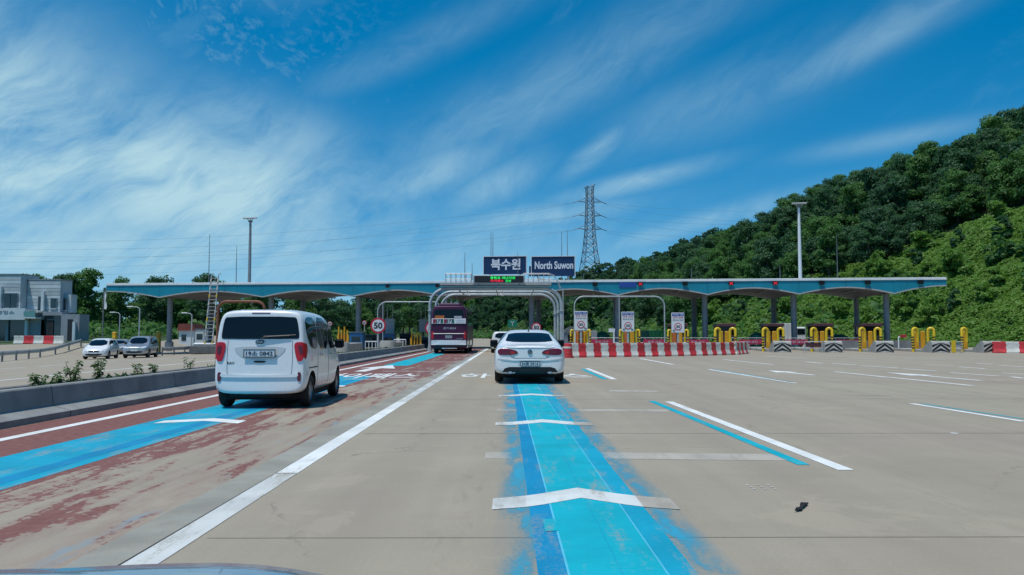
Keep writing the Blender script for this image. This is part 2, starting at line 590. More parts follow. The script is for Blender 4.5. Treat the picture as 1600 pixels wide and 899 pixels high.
class MB:
    def __init__(s):
        s.v = []
        s.f = []

    def add(s, vs, fs):
        k = len(s.v)
        s.v += [tuple(p) for p in vs]
        s.f += [tuple(i + k for i in f) for f in fs]
        return s

    def box(s, c, d, rz=0.0, bev=0.0):
        x, y, z = d[0] / 2, d[1] / 2, d[2] / 2
        cz, sz = math.cos(rz), math.sin(rz)
        if bev <= 0:
            ps = [(a * x, b * y, e * z) for e in (-1, 1) for a, b in ((-1, -1), (1, -1), (1, 1), (-1, 1))]
            fs = [(3, 2, 1, 0), (4, 5, 6, 7), (0, 1, 5, 4), (1, 2, 6, 5), (2, 3, 7, 6), (3, 0, 4, 7)]
        else:
            b_ = min(bev, x * .9, y * .9, z * .9)
            ps, fs = [], []
            lay = ((-z, b_), (-z + b_, 0), (z - b_, 0), (z, b_))
            for zz, ins in lay:
                X, Y = x - ins, y - ins
                q = b_ * .999
                ps += [(-X + q, -Y, zz), (X - q, -Y, zz), (X, -Y + q, zz), (X, Y - q, zz), (X - q, Y, zz), (-X + q, Y, zz), (-X, Y - q, zz), (-X, -Y + q, zz)]
            for l in range(3):
                for i in range(8):
                    j = (i + 1) % 8
                    fs.append((l * 8 + i, l * 8 + j, l * 8 + 8 + j, l * 8 + 8 + i))
            fs.append(tuple(range(7, -1, -1)))
            fs.append(tuple(range(24, 32)))
        return s.add([(c[0] + a * cz - b * sz, c[1] + a * sz + b * cz, c[2] + e) for a, b, e in ps], fs)

    def tube(s, pts, r, n=8, cap=True):
        pts = [Vector(p) for p in pts]
        rs = r if isinstance(r, (list, tuple)) else [r] * len(pts)
        ring = []
        prev = None
        for i, p in enumerate(pts):
            a = pts[max(i - 1, 0)]
            b = pts[min(i + 1, len(pts) - 1)]
            t = (b - a).normalized()
            if prev is None:
                up = Vector((0, 0, 1)) if abs(t.z) < .9 else Vector((1, 0, 0))
                u = t.cross(up).normalized()
            else:
                u = (prev - t * prev.dot(t)).normalized()
            prev = u
            w = t.cross(u)
            ring.append([p + (u * math.cos(2 * PI * k / n) + w * math.sin(2 * PI * k / n)) * rs[i] for k in range(n)])
        vs = [q for rr in ring for q in rr]
        fs = []
        for i in range(len(pts) - 1):
            for k in range(n):
                j = (k + 1) % n
                fs.append((i * n + k, i * n + j, i * n + n + j, i * n + n + k))
        if cap:
            fs.append(tuple(range(n - 1, -1, -1)))
            fs.append(tuple(range((len(pts) - 1) * n, len(pts) * n)))
        return s.add(vs, fs)

    def lathe(s, prof, axis='z', n=20, c=(0, 0, 0)):
        """prof: (radius, height)"""
        vs, fs = [], []
        for r, h in prof:
            for k in range(n):
                a = 2 * PI * k / n
                p = (r * math.cos(a), r * math.sin(a), h)
                if axis == 'x':
                    p = (h, p[0], p[1])
                elif axis == 'y':
                    p = (p[1], h, p[0])
                vs.append((p[0] + c[0], p[1] + c[1], p[2] + c[2]))
        for i in range(len(prof) - 1):
            for k in range(n):
                j = (k + 1) % n
                fs.append((i * n + k, i * n + j, i * n + n + j, i * n + n + k))
        fs.append(tuple(range(n - 1, -1, -1)))
        fs.append(tuple(range((len(prof) - 1) * n, len(prof) * n)))
        return s.add(vs, fs)

    def prism(s, poly, a, b, axis='y'):
        """2D polygon extruded from a to b along axis; poly is (x,z) for y, (y,z) for x, (x,y) for z"""
        def P(p, t):
            return {'y': (p[0], t, p[1]), 'x': (t, p[0], p[1]), 'z': (p[0], p[1], t)}[axis]
        n = len(poly)
        vs = [P(p, a) for p in poly] + [P(p, b) for p in poly]
        fs = [tuple(range(n - 1, -1, -1)), tuple(range(n, 2 * n))]
        fs += [(i, (i + 1) % n, n + (i + 1) % n, n + i) for i in range(n)]
        return s.add(vs, fs)

    def mesh(s, name, smooth=False):
        me = bpy.data.meshes.new(name)
        me.from_pydata(s.v, [], s.f)
        bm = bmesh.new()
        bm.from_mesh(me)
        bmesh.ops.recalc_face_normals(bm, faces=bm.faces)
        bm.to_mesh(me)
        bm.free()
        if smooth:
            me.polygons.foreach_set('use_smooth', [True] * len(me.polygons))
            me.set_sharp_from_angle(angle=R(38))
        return me

    def build(s, name, material, parent=None, loc=None, rz=None, smooth=False):
        return link(name, s.mesh(name, smooth), material, parent, loc, rz)


_text_cache = {}


def text_mesh(body, width=None, height=None, depth=.01, bold=.0, spacing=1.0):
    """flat lettering standing in the XZ plane facing -Y, centred on the origin"""
    key = (body, width, height, depth, bold, spacing)
    if key in _text_cache:
        return _text_cache[key]
    c = bpy.data.curves.new('lettering', 'FONT')
    c.body = body
    c.size = 1
    c.offset = bold
    c.extrude = .5
    c.space_character = spacing
    c.resolution_u = 3
    o = bpy.data.objects.new('lettering', c)
    C.objects.link(o)
    dg = bpy.context.evaluated_depsgraph_get()
    me = bpy.data.meshes.new_from_object(o.evaluated_get(dg))
    bpy.data.objects.remove(o)
    bpy.data.curves.remove(c)
    n = len(me.vertices)
    a = np.empty(n * 3, 'f')
    me.vertices.foreach_get('co', a)
    a = a.reshape(-1, 3)
    lo, hi = a.min(0), a.max(0)
    w, h = hi[0] - lo[0], hi[1] - lo[1]
    sx = width / w if width else height / h
    sy = height / h if height else sx
    q = np.empty_like(a)
    q[:, 0] = (a[:, 0] - (lo[0] + hi[0]) / 2) * sx
    q[:, 2] = (a[:, 1] - (lo[1] + hi[1]) / 2) * sy
    q[:, 1] = -a[:, 2] * depth
    me.vertices.foreach_set('co', q.ravel())
    me.materials.clear()
    me.name = 'lettering'
    _text_cache[key] = me
    return me


def copy_tree(o, parent=None):
    c = o.copy()
    C.objects.link(c)
    c.parent = parent
    for ch in [q for q in o.children]:
        copy_tree(ch, c)
    return c

# ================================================================== THE SETTING
def grid_mesh(name, xs, ys, zf):
    X, Y = np.meshgrid(xs, ys)
    Z = zf(X, Y)
    v = np.stack([X, Y, Z], -1).reshape(-1, 3)
    nx, ny = len(xs), len(ys)
    i = np.arange((ny - 1) * (nx - 1))
    r, c = i // (nx - 1), i % (nx - 1)
    a = r * nx + c
    f = np.stack([a, a + 1, a + nx + 1, a + nx], -1)
    me = bpy.data.meshes.new(name)
    me.from_pydata(v.tolist(), [], f.tolist())
    me.polygons.foreach_set('use_smooth', [True] * len(me.polygons))
    return me


def road_centre(y):
    """the carriageway beyond the plaza bends away to the left"""
    t = np.maximum(y - 125, 0)
    return -0.0016 * t * t


def terrain_z(x, y):
    z = ground_z(x, y)
    inpl = (x > -47) & (x < 70) & (y < 128)
    rc = road_centre(y)
    inrd = (y >= 120) & (np.abs(x - rc) < 24)
    return np.where(inpl | inrd, np.minimum(z, z * 0 + np.where(inrd & ~inpl, -.05, z)) - .10, z)


xs = np.unique(np.concatenate([np.linspace(-3000, -240, 10), np.arange(-240, 300, 3.0), np.linspace(300, 3000, 10)]))
ys = np.unique(np.concatenate([np.linspace(-600, -40, 6), np.arange(-40, 470, 3.0), np.linspace(470, 4500, 10)]))
tag(link('ground', grid_mesh('ground', xs, ys, terrain_z), 'grass_ground'), kind='structure')

rxs = np.concatenate([np.arange(-46.5, -8, 2.75), [-8.0], np.arange(-7.0, 64, 3.0)])
rys = np.arange(-8, 127, 3.0)


def plaza_z(x, y):
    z = ground_z(x, y)
    d = hill_d(x, y)
    return np.where(d > -2, np.minimum(z, 0) - .3, z)


road = link('road', grid_mesh('road', rxs, rys, plaza_z), 'concrete_road')
tag(road, kind='structure')
# expressway beyond the plaza
ey = np.arange(123, 420, 6.0)
vs, fs = [], []
for i, y in enumerate(ey):
    c = float(road_centre(y))
    for o_ in (-22, -8, 8, 18):
        vs.append((c + o_, y, .012 if i else -.02))
for i in range(len(ey) - 1):
    for k in range(3):
        a = i * 4 + k
        fs.append((a, a + 1, a + 5, a + 4))
link('expressway', MB().add(vs, fs).mesh('expressway'), 'concrete_road')
tag(bpy.data.objects['expressway'], kind='structure')


LS = .40


def sheet(name, poly, material, lift, cut=1.5):
    """thin painted sheet on the road; polygon in metres"""
    me = bpy.data.meshes.new(name)
    vs = [(p[0], p[1], gz(p[0], p[1]) + lift * LS) for p in poly]
    me.from_pydata(vs, [], [tuple(range(len(vs)))])
    return link(name, me, material, road)


def strip(name, pts, w, material, lift):
    """painted band along a polyline, w wide (or list of (left,right) offsets)"""
    pts = [Vector((p[0], p[1])) for p in pts]
    L, Rr = [], []
    for i, p in enumerate(pts):
        t = (pts[min(i + 1, len(pts) - 1)] - pts[max(i - 1, 0)]).normalized()
        n = Vector((-t.y, t.x))
        a, b = (w / 2, w / 2) if not isinstance(w, tuple) else w
        L.append(p + n * a)
        Rr.append(p - n * b)
    vs = [(q.x, q.y, gz(q.x, q.y) + lift * LS) for q in L + Rr]
    n = len(pts)
    fs = [(n + i, n + i + 1, i + 1, i) for i in range(n - 1)]
    return link(name, MB().add(vs, fs).mesh(name), material, road)


def seg(px0, py0, px1, py1, w, name='lane_dash', material='white_paint', lift=.010, z=0.0):
    a, b = G(px0, py0, z), G(px1, py1, z)
    return strip(name, [a, (a + b) / 2, b], w, material, lift)


# red bus lane surface, its gutter strip and the joint next to the long white line
MBl = MB()
nseg = 24
yy = np.linspace(1.5, 78, nseg + 1)
sheetv = []
me = bpy.data.meshes.new('red_lane_surface')
v, f = [], []
for i, y in enumerate(yy):
    v += [(-6.98, y, .004 * LS), (-2.52, y, .004 * LS)]
    if i:
        k = 2 * i
        f.append((k - 2, k - 1, k + 1, k))
me.from_pydata(v, [], f)
link('red_lane_surface', me, 'red_lane', road)
mat('gutter', (.285, .272, .225), .85, var=.16, vscale=1.5, dirt=.35, dcol=(.20, .27, .28), bump=.3)
mat('joint', (.035, .033, .03), .95)
strip('gutter_strip', [(-2.36, 1.5), (-2.36, 30), (-2.40, 78)], .32, 'gutter', .006)
strip('road_joint', [(-2.215, 1.5), (-2.20, 14), (-2.21, 30), (-2.27, 78)], .022, 'joint', .0085)
wl = [(1.5, 7.6, 'white_paint_worn'), (7.6, 15.6, 'white_paint'), (15.6, 18.4, 'white_paint_worn'), (18.4, 26, 'white_paint_worn'),
      (26, 33, 'white_paint'), (33, 40, 'white_paint_worn'), (40, 52, 'white_paint'), (52, 74, 'white_paint')]
for a, b, m_ in wl:
    strip('lane_line', [(-2.095 - .002 * a, a), (-2.095 - .002 * b, b - .03)], .2, m_, .010)
strip('edge_line', [(-6.32, 1.5), (-6.30, 20), (-6.26, 70)], .17, 'white_paint', .010)
strip('cross_line', [(-7, 0), (-7, 0.01)], .1, 'white_paint', -.5)
bpy.data.objects.remove(bpy.data.objects['cross_line'])

# blue guide band in the left lane
strip('blue_band', [(-4.84, 1.5), (-4.84, 14), (-4.86, 25.3)], 1.14, 'blue_lane', .008)
strip('blue_band', [(-4.86, 33.5), (-4.95, 45), (-5.15, 58)], 1.05, 'blue_paint', .008)
strip('blue_band_edge', [(-4.52, 1.5), (-4.54, 14), (-4.58, 23)], .20, 'blue_paint_deep', .011)


def chevron(cx, y, half, rise, th, material, lift=.016, tilt=0.0):
    P = [(-half, 0), (0, rise), (half, 0), (half, -th), (0, rise - th), (-half, -th)]
    vs = [(cx + a + b * tilt, y + b, lift * LS) for a, b in P]
    return link('guide_chevron', MB().add(vs, [(0, 5, 4, 1), (1, 4, 3, 2)]).mesh('guide_chevron'), material, road)


chevron(-4.62, 12.15, .62, .35, .38, 'white_paint')
chevron(-4.80, 20.4, .60, .35, .40, 'white_paint')
chevron(-4.86, 6.65, .6, .35, .4, 'white_paint_worn')

# HI-PASS lettering laid along the lanes (stretched for the driver)
def road_text(body, cx, y0, w, L, material, bold=.025):
    me = text_mesh(body, w, L, .001, bold).copy()
    o = link('road_lettering', me, material, road)
    o.rotation_euler = (R(-90), 0, 0)
    o.location = (cx, y0 + L / 2, .0052)
    o.rotation_euler = (R(-90), 0, 0)
    return o


road_text('하이패스', -4.55, 23.9, 3.1, 3.0, 'white_paint', .02)
road_text('하이패스', .40, 24.1, 4.1, 2.6, 'white_paint', .015)
# straight-on arrow in the left lane
ar = [(-5.55, 28.2), (-5.15, 28.2), (-5.05, 31.0), (-4.45, 30.6), (-5.05, 34.0), (-5.9, 30.9), (-5.45, 31.0)]
sheet('lane_arrow', ar, 'white_paint', .014)
strip('cross_line', [(-4.9, 23.4), (-1.85, 23.35)], .16, 'white_paint_worn', .0125)
strip('cross_line', [(-4.6, 28.5), (-2.6, 28.45)], .22, 'white_paint_worn', .0125)
strip('cross_line', [(-4.2, 38.0), (-2.6, 38.0)], .5, 'white_paint_ghost', .0125)

# our lane: repainted blue band in four strips, ragged faded remains either side
def band(name, x0n, x1n, x0f, x1f, material, lift, y0=1.5, y1=23.2, rag=0.0, seed=1):
    """strip whose edges run from (x0n,x1n) at 4.3 m to (x0f,x1f) at 17.4 m"""
    rnd = random.Random(seed)
    n = 60 if rag else 8
    v, f = [], []
    for i in range(n + 1):
        y = y0 + (y1 - y0) * i / n
        t = (y - 4.32) / 13.1
        a = x0n + (x0f - x0n) * t + (rnd.uniform(-rag, rag) if rag else 0)
        b = x1n + (x1f - x1n) * t
        v += [(a, y, lift * LS), (b, y, lift * LS)]
        if i:
            k = 2 * i
            f.append((k - 2, k - 1, k + 1, k))
    me = bpy.data.meshes.new(name)
    me.from_pydata(v, [], f)
    return link(name, me, material, road)


def fade_mat(name, sharp):
    m = bpy.data.materials.new(name)
    m.use_nodes = True
    g = NT(m.node_tree)
    o = g.n('ShaderNodeOutputMaterial')
    b = g.n('ShaderNodeBsdfPrincipled')
    tr = g.n('ShaderNodeBsdfTransparent')
    mx = g.n('ShaderNodeMixShader')
    geo = g.n('ShaderNodeNewGeometry')
    pos = geo.outputs['Position']
    x, y, z = g.sep(pos)
    w1 = g.noise(g.comb(g.m('MULTIPLY', x, 3.2), g.m('MULTIPLY', y, .75), 0), 1.4, 6, .65, .5)
    w2 = g.noise(pos, 30, 4, .7)
    w = g.m('ADD', g.m('MULTIPLY', w1, .75), g.m('MULTIPLY', w2, .25))
    c = g.mix(w1, (.010, .30, .46, 1), (.030, .40, .58, 1))
    g.put(b.inputs['Base Color'], c)
    b.inputs['Roughness'].default_value = .7
    a = g.m('ADD', .10, g.m('MULTIPLY', g.ramp(w, .40, .62), sharp))
    at = g.n('ShaderNodeAttribute', attribute_name='edge')
    a = g.m('MULTIPLY', a, g.ramp(at.outputs['Fac'], 0.0, .7), clamp=True)
    g.put(mx.inputs[0], a)
    g.put(mx.inputs[1], tr.outputs[0])
    g.put(mx.inputs[2], b.outputs[0])
    g.put(o.inputs[0], mx.outputs[0])
    MATS[name] = m


fade_mat('blue_remains', .75)


def faded(x0n, x1n, x0f, x1f, lift, y1=23.0):
    """worn remains of an older band: solid at x1, rubbed away towards x0"""
    n, kx = 40, 6
    v, f, e = [], [], []
    for i in range(n + 1):
        y = 1.5 + (y1 - 1.5) * i / n
        t = (y - 4.32) / 13.1
        a, b = x0n + (x0f - x0n) * t, x1n + (x1f - x1n) * t
        for k in range(kx + 1):
            v.append((a + (b - a) * k / kx, y, lift * LS))
            e.append(k / kx)
            if i and k:
                q = i * (kx + 1) + k
                f.append((q - kx - 2, q - kx - 1, q, q - 1))
    me = bpy.data.meshes.new('worn_blue_band')
    me.from_pydata(v, [], f)
    at = me.attributes.new('edge', 'FLOAT', 'POINT')
    at.data.foreach_set('value', e)
    return link('worn_blue_band', me, 'blue_remains', road)


faded(-.13, .16, -.25, .07, .007)
faded(1.30, .98, 1.18, .87, .007)
band('blue_band_edge', .142, .315, .045, .185, 'blue_paint_deep', .0085)
band('blue_band', .311, .847, .18, .68, 'blue_paint', .0105)
band('blue_band_edge', .843, 1.01, .676, .89, 'blue_lane', .0085)
band('paint_seam', .303, .316, .172, .188, 'blue_seam', .0125)
band('paint_seam', .842, .852, .676, .688, 'blue_seam', .0125)
band('paint_seam', .60, .607, .44, .446, 'blue_lane', .0125)
for cx, y, mt in ((.55, 6.62, 'white_paint_mid'), (.46, 12.1, 'white_paint_mid'), (.42, 17.45, 'white_paint_mid')):
    chevron(cx, y, .30, .24, .42, mt, .0165)
    for s in (-1, 1):
        P = [(cx + s * .30, y), (cx + s * .44, y - .09), (cx + s * .44, y - .51), (cx + s * .30, y - .42)]
        sheet('guide_chevron', P if s < 0 else P[::-1], 'white_paint_mid', .0150)
        P = [(cx + s * .44, y - .09), (cx + s * .70, y - .20), (cx + s * .70, y - .60), (cx + s * .44, y - .51)]
        sheet('guide_chevron', P if s < 0 else P[::-1], 'white_paint_ghost' if s > 0 else 'white_paint_worn', .0135)
sheet('paint_patch', [G(848, 813), G(866, 812), G(873, 831), G(852, 832)], 'blue_paint', .0185)

# ghost bands and old marks left in the concrete
for (a, b, c_, d_, th) in ((758, 712, 800, 712, .46), (915, 712, 1238, 715, .46), (776, 641, 1045, 642, .40), (770, 588, 925, 588, .25), (952, 611, 1028, 612, .5)):
    p, q = G(a, b), G(c_, d_)
    strip('old_road_marking', [p, (p + q) / 2, q], th, 'white_paint_ghost', .0055)

# dashes to the right
def pair(w0, w1, b0, b1, ww, bw):
    seg(*w0, *w1, ww)
    seg(*b0, *b1, bw, material='blue_paint', lift=.010)


pair((1045, 628), (1322, 735), (1018, 627), (1256, 727), .155, .125)
pair((917, 576), (960, 593), (910, 577), (946, 593), .17, .15)
pair((1424, 631), (1600, 659), (1440, 631), (1600, 655), .12, .06)
pair((1107, 577.5), (1243, 599), (1115, 577.6), (1240, 598), .16, .08)
for s in ((1000, 560.5, 1052, 570), (1130, 562, 1208, 570), (1304, 581, 1388, 590), (1391, 590, 1520, 603), (1411, 576.5, 1465, 580),
          (1484, 582.5, 1562, 588), (1344, 571.5, 1405, 575.5), (1300, 568, 1339, 570.6), (1499, 573.4, 1540, 576.6), (1412, 560.6, 1480, 562),
          (1258, 565.5, 1285, 568), (1190, 557, 1262, 560), (1326, 559.5, 1370, 560.8), (1444, 570, 1490, 572), (1525, 568, 1550, 569.5),
          (1560, 571, 1600, 573.5), (1580, 589, 1600, 591.5), (1565, 583, 1600, 585), (1570, 562.5, 1600, 563.5)):
    seg(*s, .16)
for (x0, y0, x1, y1) in ((1200, 579, 1272, 586.5), (1383, 582, 1533, 595)):
    a, b = G(x0, y0), G(x1, y1)
    t = (b - a).normalized()
    n = Vector((-t.y, t.x, 0))
    L = (b - a).length
    h = min(2.2, L * .45)
    P = [a, a + t * h - n * .42, a + t * h - n * .09, b - n * .09, b + n * .09, a + t * h + n * .09, a + t * h + n * .42]
    sheet('lane_arrow', [(p.x, p.y) for p in P], 'white_paint', .010)
seg(1330, 617, 1392, 618.5, .16, material='white_paint_ghost', name='old_road_marking')
seg(1485, 677, 1497, 678, .1, material='white_paint_worn', name='old_road_marking')
for k in range(9):
    x = 1166 + k * 5.5
    seg(x, 758 + (k % 3) * 3, x + 3, 759 + (k % 3) * 3, .02, material='white_paint_worn', name='paint_fleck')

# oncoming carriageway lines
def seg_l(px0, py0, px1, py1, w, material='white_paint'):
    P = []
    for a, b in ((px0, py0), (px1, py1)):
        z = -.2
        for _ in range(12):
            p = G(a, b, z)
            z = gz(p.x, p.y)
        P.append(p)
    a, b = P
    strip('lane_dash', [a, a.lerp(b, .33), a.lerp(b, .66), b], w, material, .012)


for s in ((-60, 600.5, 104, 585), (108, 584.6, 235, 573), (240, 572.5, 335, 563.5), (-40, 579, 40, 574.6), (60, 573, 102, 570), (125, 568.6, 185, 565),
          (200, 564.2, 330, 557), (-30, 568, 60, 564), (250, 554.5, 330, 550.5), (340, 556, 430, 551)):
    seg_l(*s, .2)

# ------------------------------------------------------------------ median barrier
prof = [(-7.02, -.02), (-7.02, .095), (-7.04, .105), (-7.27, .165), (-7.30, .19), (-7.335, .47), (-7.35, .49), (-7.53, .49), (-7.545, .47), (-7.56, -.02)]
mb = MB()
st = [1.2 + i * 2.4 for i in range(28)]
n = len(prof)
for y in st:
    mb.v += [(p[0] + .0022 * max(y - 10, 0) * (1 if y < 40 else 1), y, p[1]) for p in prof]
for i in range(len(st) - 1):
    for k in range(n - 1):
        mb.f.append((i * n + k, i * n + k + 1, i * n + n + k + 1, i * n + n + k))
mb.f.append(tuple(range(n)))
mb.f.append(tuple(range((len(st) - 1) * n, len(st) * n))[::-1])
o = o_bar = mb.build('median_barrier', 'barrier_concrete')
tag(o, 'long low concrete median barrier with a sloped foot beside the red lane', 'barrier')
mb = MB().prism([(-7.55, .0), (-7.55, .36), (-8.3, .34), (-8.3, 0.0)], 1.2, 66.0)
tag(mb.build('median_bed', 'soil'), kind='structure')
mb = MB().prism([(-8.31, -.05), (-8.31, .42), (-8.52, .42), (-8.56, -.05)], 1.2, 66.0)
tag(mb.build('kerb_wall', 'concrete_dark'), 'weathered dark kerb wall along the far edge of the planted median', 'kerb')


for i in range(14):
    y = 3.6 + i * 4.6
    off = .0022 * max(y - 10, 0)
    pr_ = [(p[0] + off + (.0025 if q < 6 else 0), p[1] + (.0025 if q > 5 else 0)) for q, p in enumerate(prof[:8])]
    mb = MB()
    for yy_ in (y - .008, y + .008):
        mb.v += [(a, yy_, b) for a, b in pr_]
    mb.f = [(k, k + 1, k + 9, k + 8) for k in range(7)]
    mb.build('wall_joint', 'joint', o_bar)
# slab joints sawn across and along the plaza
mat('saw_joint', (.215, .200, .160), .95)
for y in (5.2, 10.6, 16.2, 22.0, 28.0):
    strip('slab_joint', [(-1.95, y), (6, y + .05), (24, y + .12)], .010 + .0006 * y, 'saw_joint', .005)

# ------------------------------------------------------------------ vegetation
def leaf_mesh(name, centres, normals, size, seed, aspect=1.6, material=None):
    """a quad leaf clump at each centre"""
    rs = np.random.RandomState(seed)
    n = len(centres)
    nn = normals / np.maximum(np.linalg.norm(normals, axis=1, keepdims=True), 1e-6)
    rv = rs.normal(size=(n, 3))
    u = np.cross(nn, rv)
    u /= np.maximum(np.linalg.norm(u, axis=1, keepdims=True), 1e-6)
    w = np.cross(nn, u)
    s = (size * rs.uniform(.6, 1.35, (n, 1))) if np.isscalar(size) else size[:, None] * rs.uniform(.6, 1.35, (n, 1))
    a = u * s * .5 * aspect ** .5
    b = w * s * .5 / aspect ** .5
    bend = nn * s * .12
    v = np.stack([centres - a - bend, centres + b * .95, centres + a - bend, centres - b * .95], 1).reshape(-1, 3).astype('f')
    me = bpy.data.meshes.new(name)
    me.vertices.add(n * 4)
    me.vertices.foreach_set('co', v.ravel())
    me.loops.add(n * 4)
    me.loops.foreach_set('vertex_index', np.arange(n * 4, dtype='i'))
    me.polygons.add(n)
    me.polygons.foreach_set('loop_start', np.arange(0, n * 4, 4, dtype='i'))
    me.update(calc_edges=True)
    if material:
        me.materials.append(M[material])
    return me


def crown_points(seed, rx, h, nl, z0=0.0, lobes=14):
    """points and outward normals over many overlapping lobes: an uneven crown with gaps"""
    rs = np.random.RandomState(seed)
    P, Nn = [], []
    L = []
    for k in range(lobes):
        a = rs.uniform(0, 2 * PI)
        t = (k + .5) / lobes
        zz = .08 + .84 * t
        env = math.sin(min(1, zz * 1.15 + .12) * PI * .86) ** .7
        rr = rx * env * rs.uniform(.25, .78)
        lr = rx * rs.uniform(.20, .40)
        L.append((rr * math.cos(a), rr * math.sin(a), z0 + zz * h, lr))
    tot = sum(l[3] ** 2 for l in L)
    for (cx, cy, cz, lr) in L:
        m = int(nl * lr * lr / tot)
        d = rs.normal(size=(m, 3))
        d /= np.linalg.norm(d, axis=1, keepdims=True)
        d[:, 2] = np.where(d[:, 2] < -.35, -d[:, 2] * .6, d[:, 2])
        rad = lr * rs.uniform(.70, 1.10, (m, 1))
        P.append(np.array([cx, cy, cz]) + d * rad * np.array([1, 1, .82]))
        Nn.append(d + rs.normal(size=(m, 3)) * .45 + np.array([0, 0, .25]))
    return np.concatenate(P), np.concatenate(Nn)


def trunk_mesh(seed, h, r, spread):
    rs = random.Random(seed)
    mb = MB()
    x = y = 0.0
    pts = [(0, 0, -.6)]
    for k in range(1, 5):
        x += rs.uniform(-.12, .12)
        y += rs.uniform(-.12, .12)
        pts.append((x, y, h * k / 4))
    mb.tube(pts, [r * 1.25, r, r * .85, r * .65, r * .35], 7)
    for k in range(6):
        a = rs.uniform(0, 2 * PI)
        z0 = h * rs.uniform(.38, .85)
        i = min(3, int(z0 / h * 4))
        b = pts[i]
        l = spread * rs.uniform(.5, .85)
        mb.tube([(b[0], b[1], z0), (b[0] + math.cos(a) * l * .5, b[1] + math.sin(a) * l * .5, z0 + l * .35),
                 (b[0] + math.cos(a) * l, b[1] + math.sin(a) * l, z0 + l * .75)], [r * .42, r * .28, r * .1], 5)
    return mb.mesh('trunk', True)


CROWNS, TRUNKS = [], []
for k in range(8):
    rs = random.Random(k)
    H = (8.6, 9.6, 7.6, 10.4, 8.2, 9.2, 11.0, 7.0)[k]
    rx = (3.4, 3.9, 3.7, 3.6, 4.3, 3.1, 4.0, 3.3)[k]
    p, nn = crown_points(40 + k, rx, H * .80, 4600, H * .20, 30 + k % 5)
    CROWNS.append((leaf_mesh('crown', p, nn, .31, k), H, rx))
    TRUNKS.append(trunk_mesh(k, H * .8, .17 + .03 * (k % 3), rx * .8))
CROWN_MATS = ['leaf_dark', 'leaf_mid', 'leaf_far']
crown_variants = {}


def tree(name, x, y, k, s, material, label, group, rz, cat='tree', sink=.3):
    key = (k, material)
    if key not in crown_variants:
        me = CROWNS[k][0].copy()
        me.materials.append(M[material])
        crown_variants[key] = me
    if len(TRUNKS[k].materials) == 0:
        TRUNKS[k].materials.append(M['bark'])
    r = empty(name, (x, y, gz(x, y) - sink), rz, label, cat, group)
    r.scale = (s, s, s * (0.95 + .1 * ((k * 7) % 3)))
    link('trunk', TRUNKS[k], None, r)
    link('crown', crown_variants[key], None, r)
    return r


rnd = random.Random(5)
cand = []
Y = 62.0
while Y < 400:
    step = 4.6 if Y < 150 else 5.6
    Xf = float(np.interp(Y, FY, FX))
    X = Xf - 2
    while X < Xf + 175:
        x, y = X + rnd.uniform(-2, 2), Y + rnd.uniform(-2, 2)
        X += step
        d = float(hill_d(x, y))
        if d < 3:
            continue
        pxx = 800 + F * x / y
        if pxx > 1690 or pxx < 380:
            continue
        cand.append((x, y, d, pxx))
    Y += step
# slope near the plaza (right) is shrub- and vine-covered; trees stand above it
def shrubland(x, y, d):
    lim = float(np.interp(y, [60, 80, 100, 125, 150, 175], [46, 40, 28, 17, 8, 0]))
    return d < lim + 4 * math.sin(x * .35 + y * .2)


# keep what shows: the slope facing the plaza up to a little behind the sky line
sky = {}
vis = []
for c in cand:
    x, y, d, pxx = c
    e = (gz(x, y) + 8 - 1.3) / y
    b = int(pxx // 12)
    vis.append((c, e))
vis.sort(key=lambda t: t[0][1])
keep = []
for (c, e) in vis:
    b = int(c[3] // 12)
    m_ = max([sky.get(b + q, -1) for q in (-1, 0, 1)])
    if e > m_ - .012:
        keep.append(c)
    sky[b] = max(sky.get(b, -1), e)
trees_hill = [c for c in keep if not shrubland(c[0], c[1], c[2])]
shr = [c for c in cand if shrubland(c[0], c[1], c[2])]
trees_hill.sort(key=lambda c: c[1])
NEAR = trees_hill[:215]
FARS = trees_hill[215:]
for i, (x, y, d, pxx) in enumerate(NEAR):
    k = rnd.randrange(8)
    m_ = 'leaf_mid' if rnd.random() < .40 else 'leaf_dark'
    tree('broadleaf_tree', x, y, k, rnd.uniform(.72, 1.08), m_, 'leafy broadleaf tree in the dense wood that climbs the hill behind the toll canopy',
         'trees on the hillside', rnd.uniform(0, 6.28), sink=.8)
# far wood: one mass
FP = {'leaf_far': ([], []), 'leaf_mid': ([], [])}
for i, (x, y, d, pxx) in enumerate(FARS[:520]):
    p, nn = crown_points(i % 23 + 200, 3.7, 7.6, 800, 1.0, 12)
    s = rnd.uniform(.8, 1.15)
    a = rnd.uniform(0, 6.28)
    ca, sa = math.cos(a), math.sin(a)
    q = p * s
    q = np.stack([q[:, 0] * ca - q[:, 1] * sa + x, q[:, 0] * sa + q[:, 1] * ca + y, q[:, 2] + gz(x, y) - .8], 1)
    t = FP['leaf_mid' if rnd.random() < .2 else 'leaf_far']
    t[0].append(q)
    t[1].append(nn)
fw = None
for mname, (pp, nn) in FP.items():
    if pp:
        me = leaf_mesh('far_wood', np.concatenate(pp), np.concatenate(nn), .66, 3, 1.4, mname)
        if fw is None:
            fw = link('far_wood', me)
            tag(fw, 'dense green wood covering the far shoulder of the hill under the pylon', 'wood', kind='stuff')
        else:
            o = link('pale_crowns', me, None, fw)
            tag(o, kind='stuff')

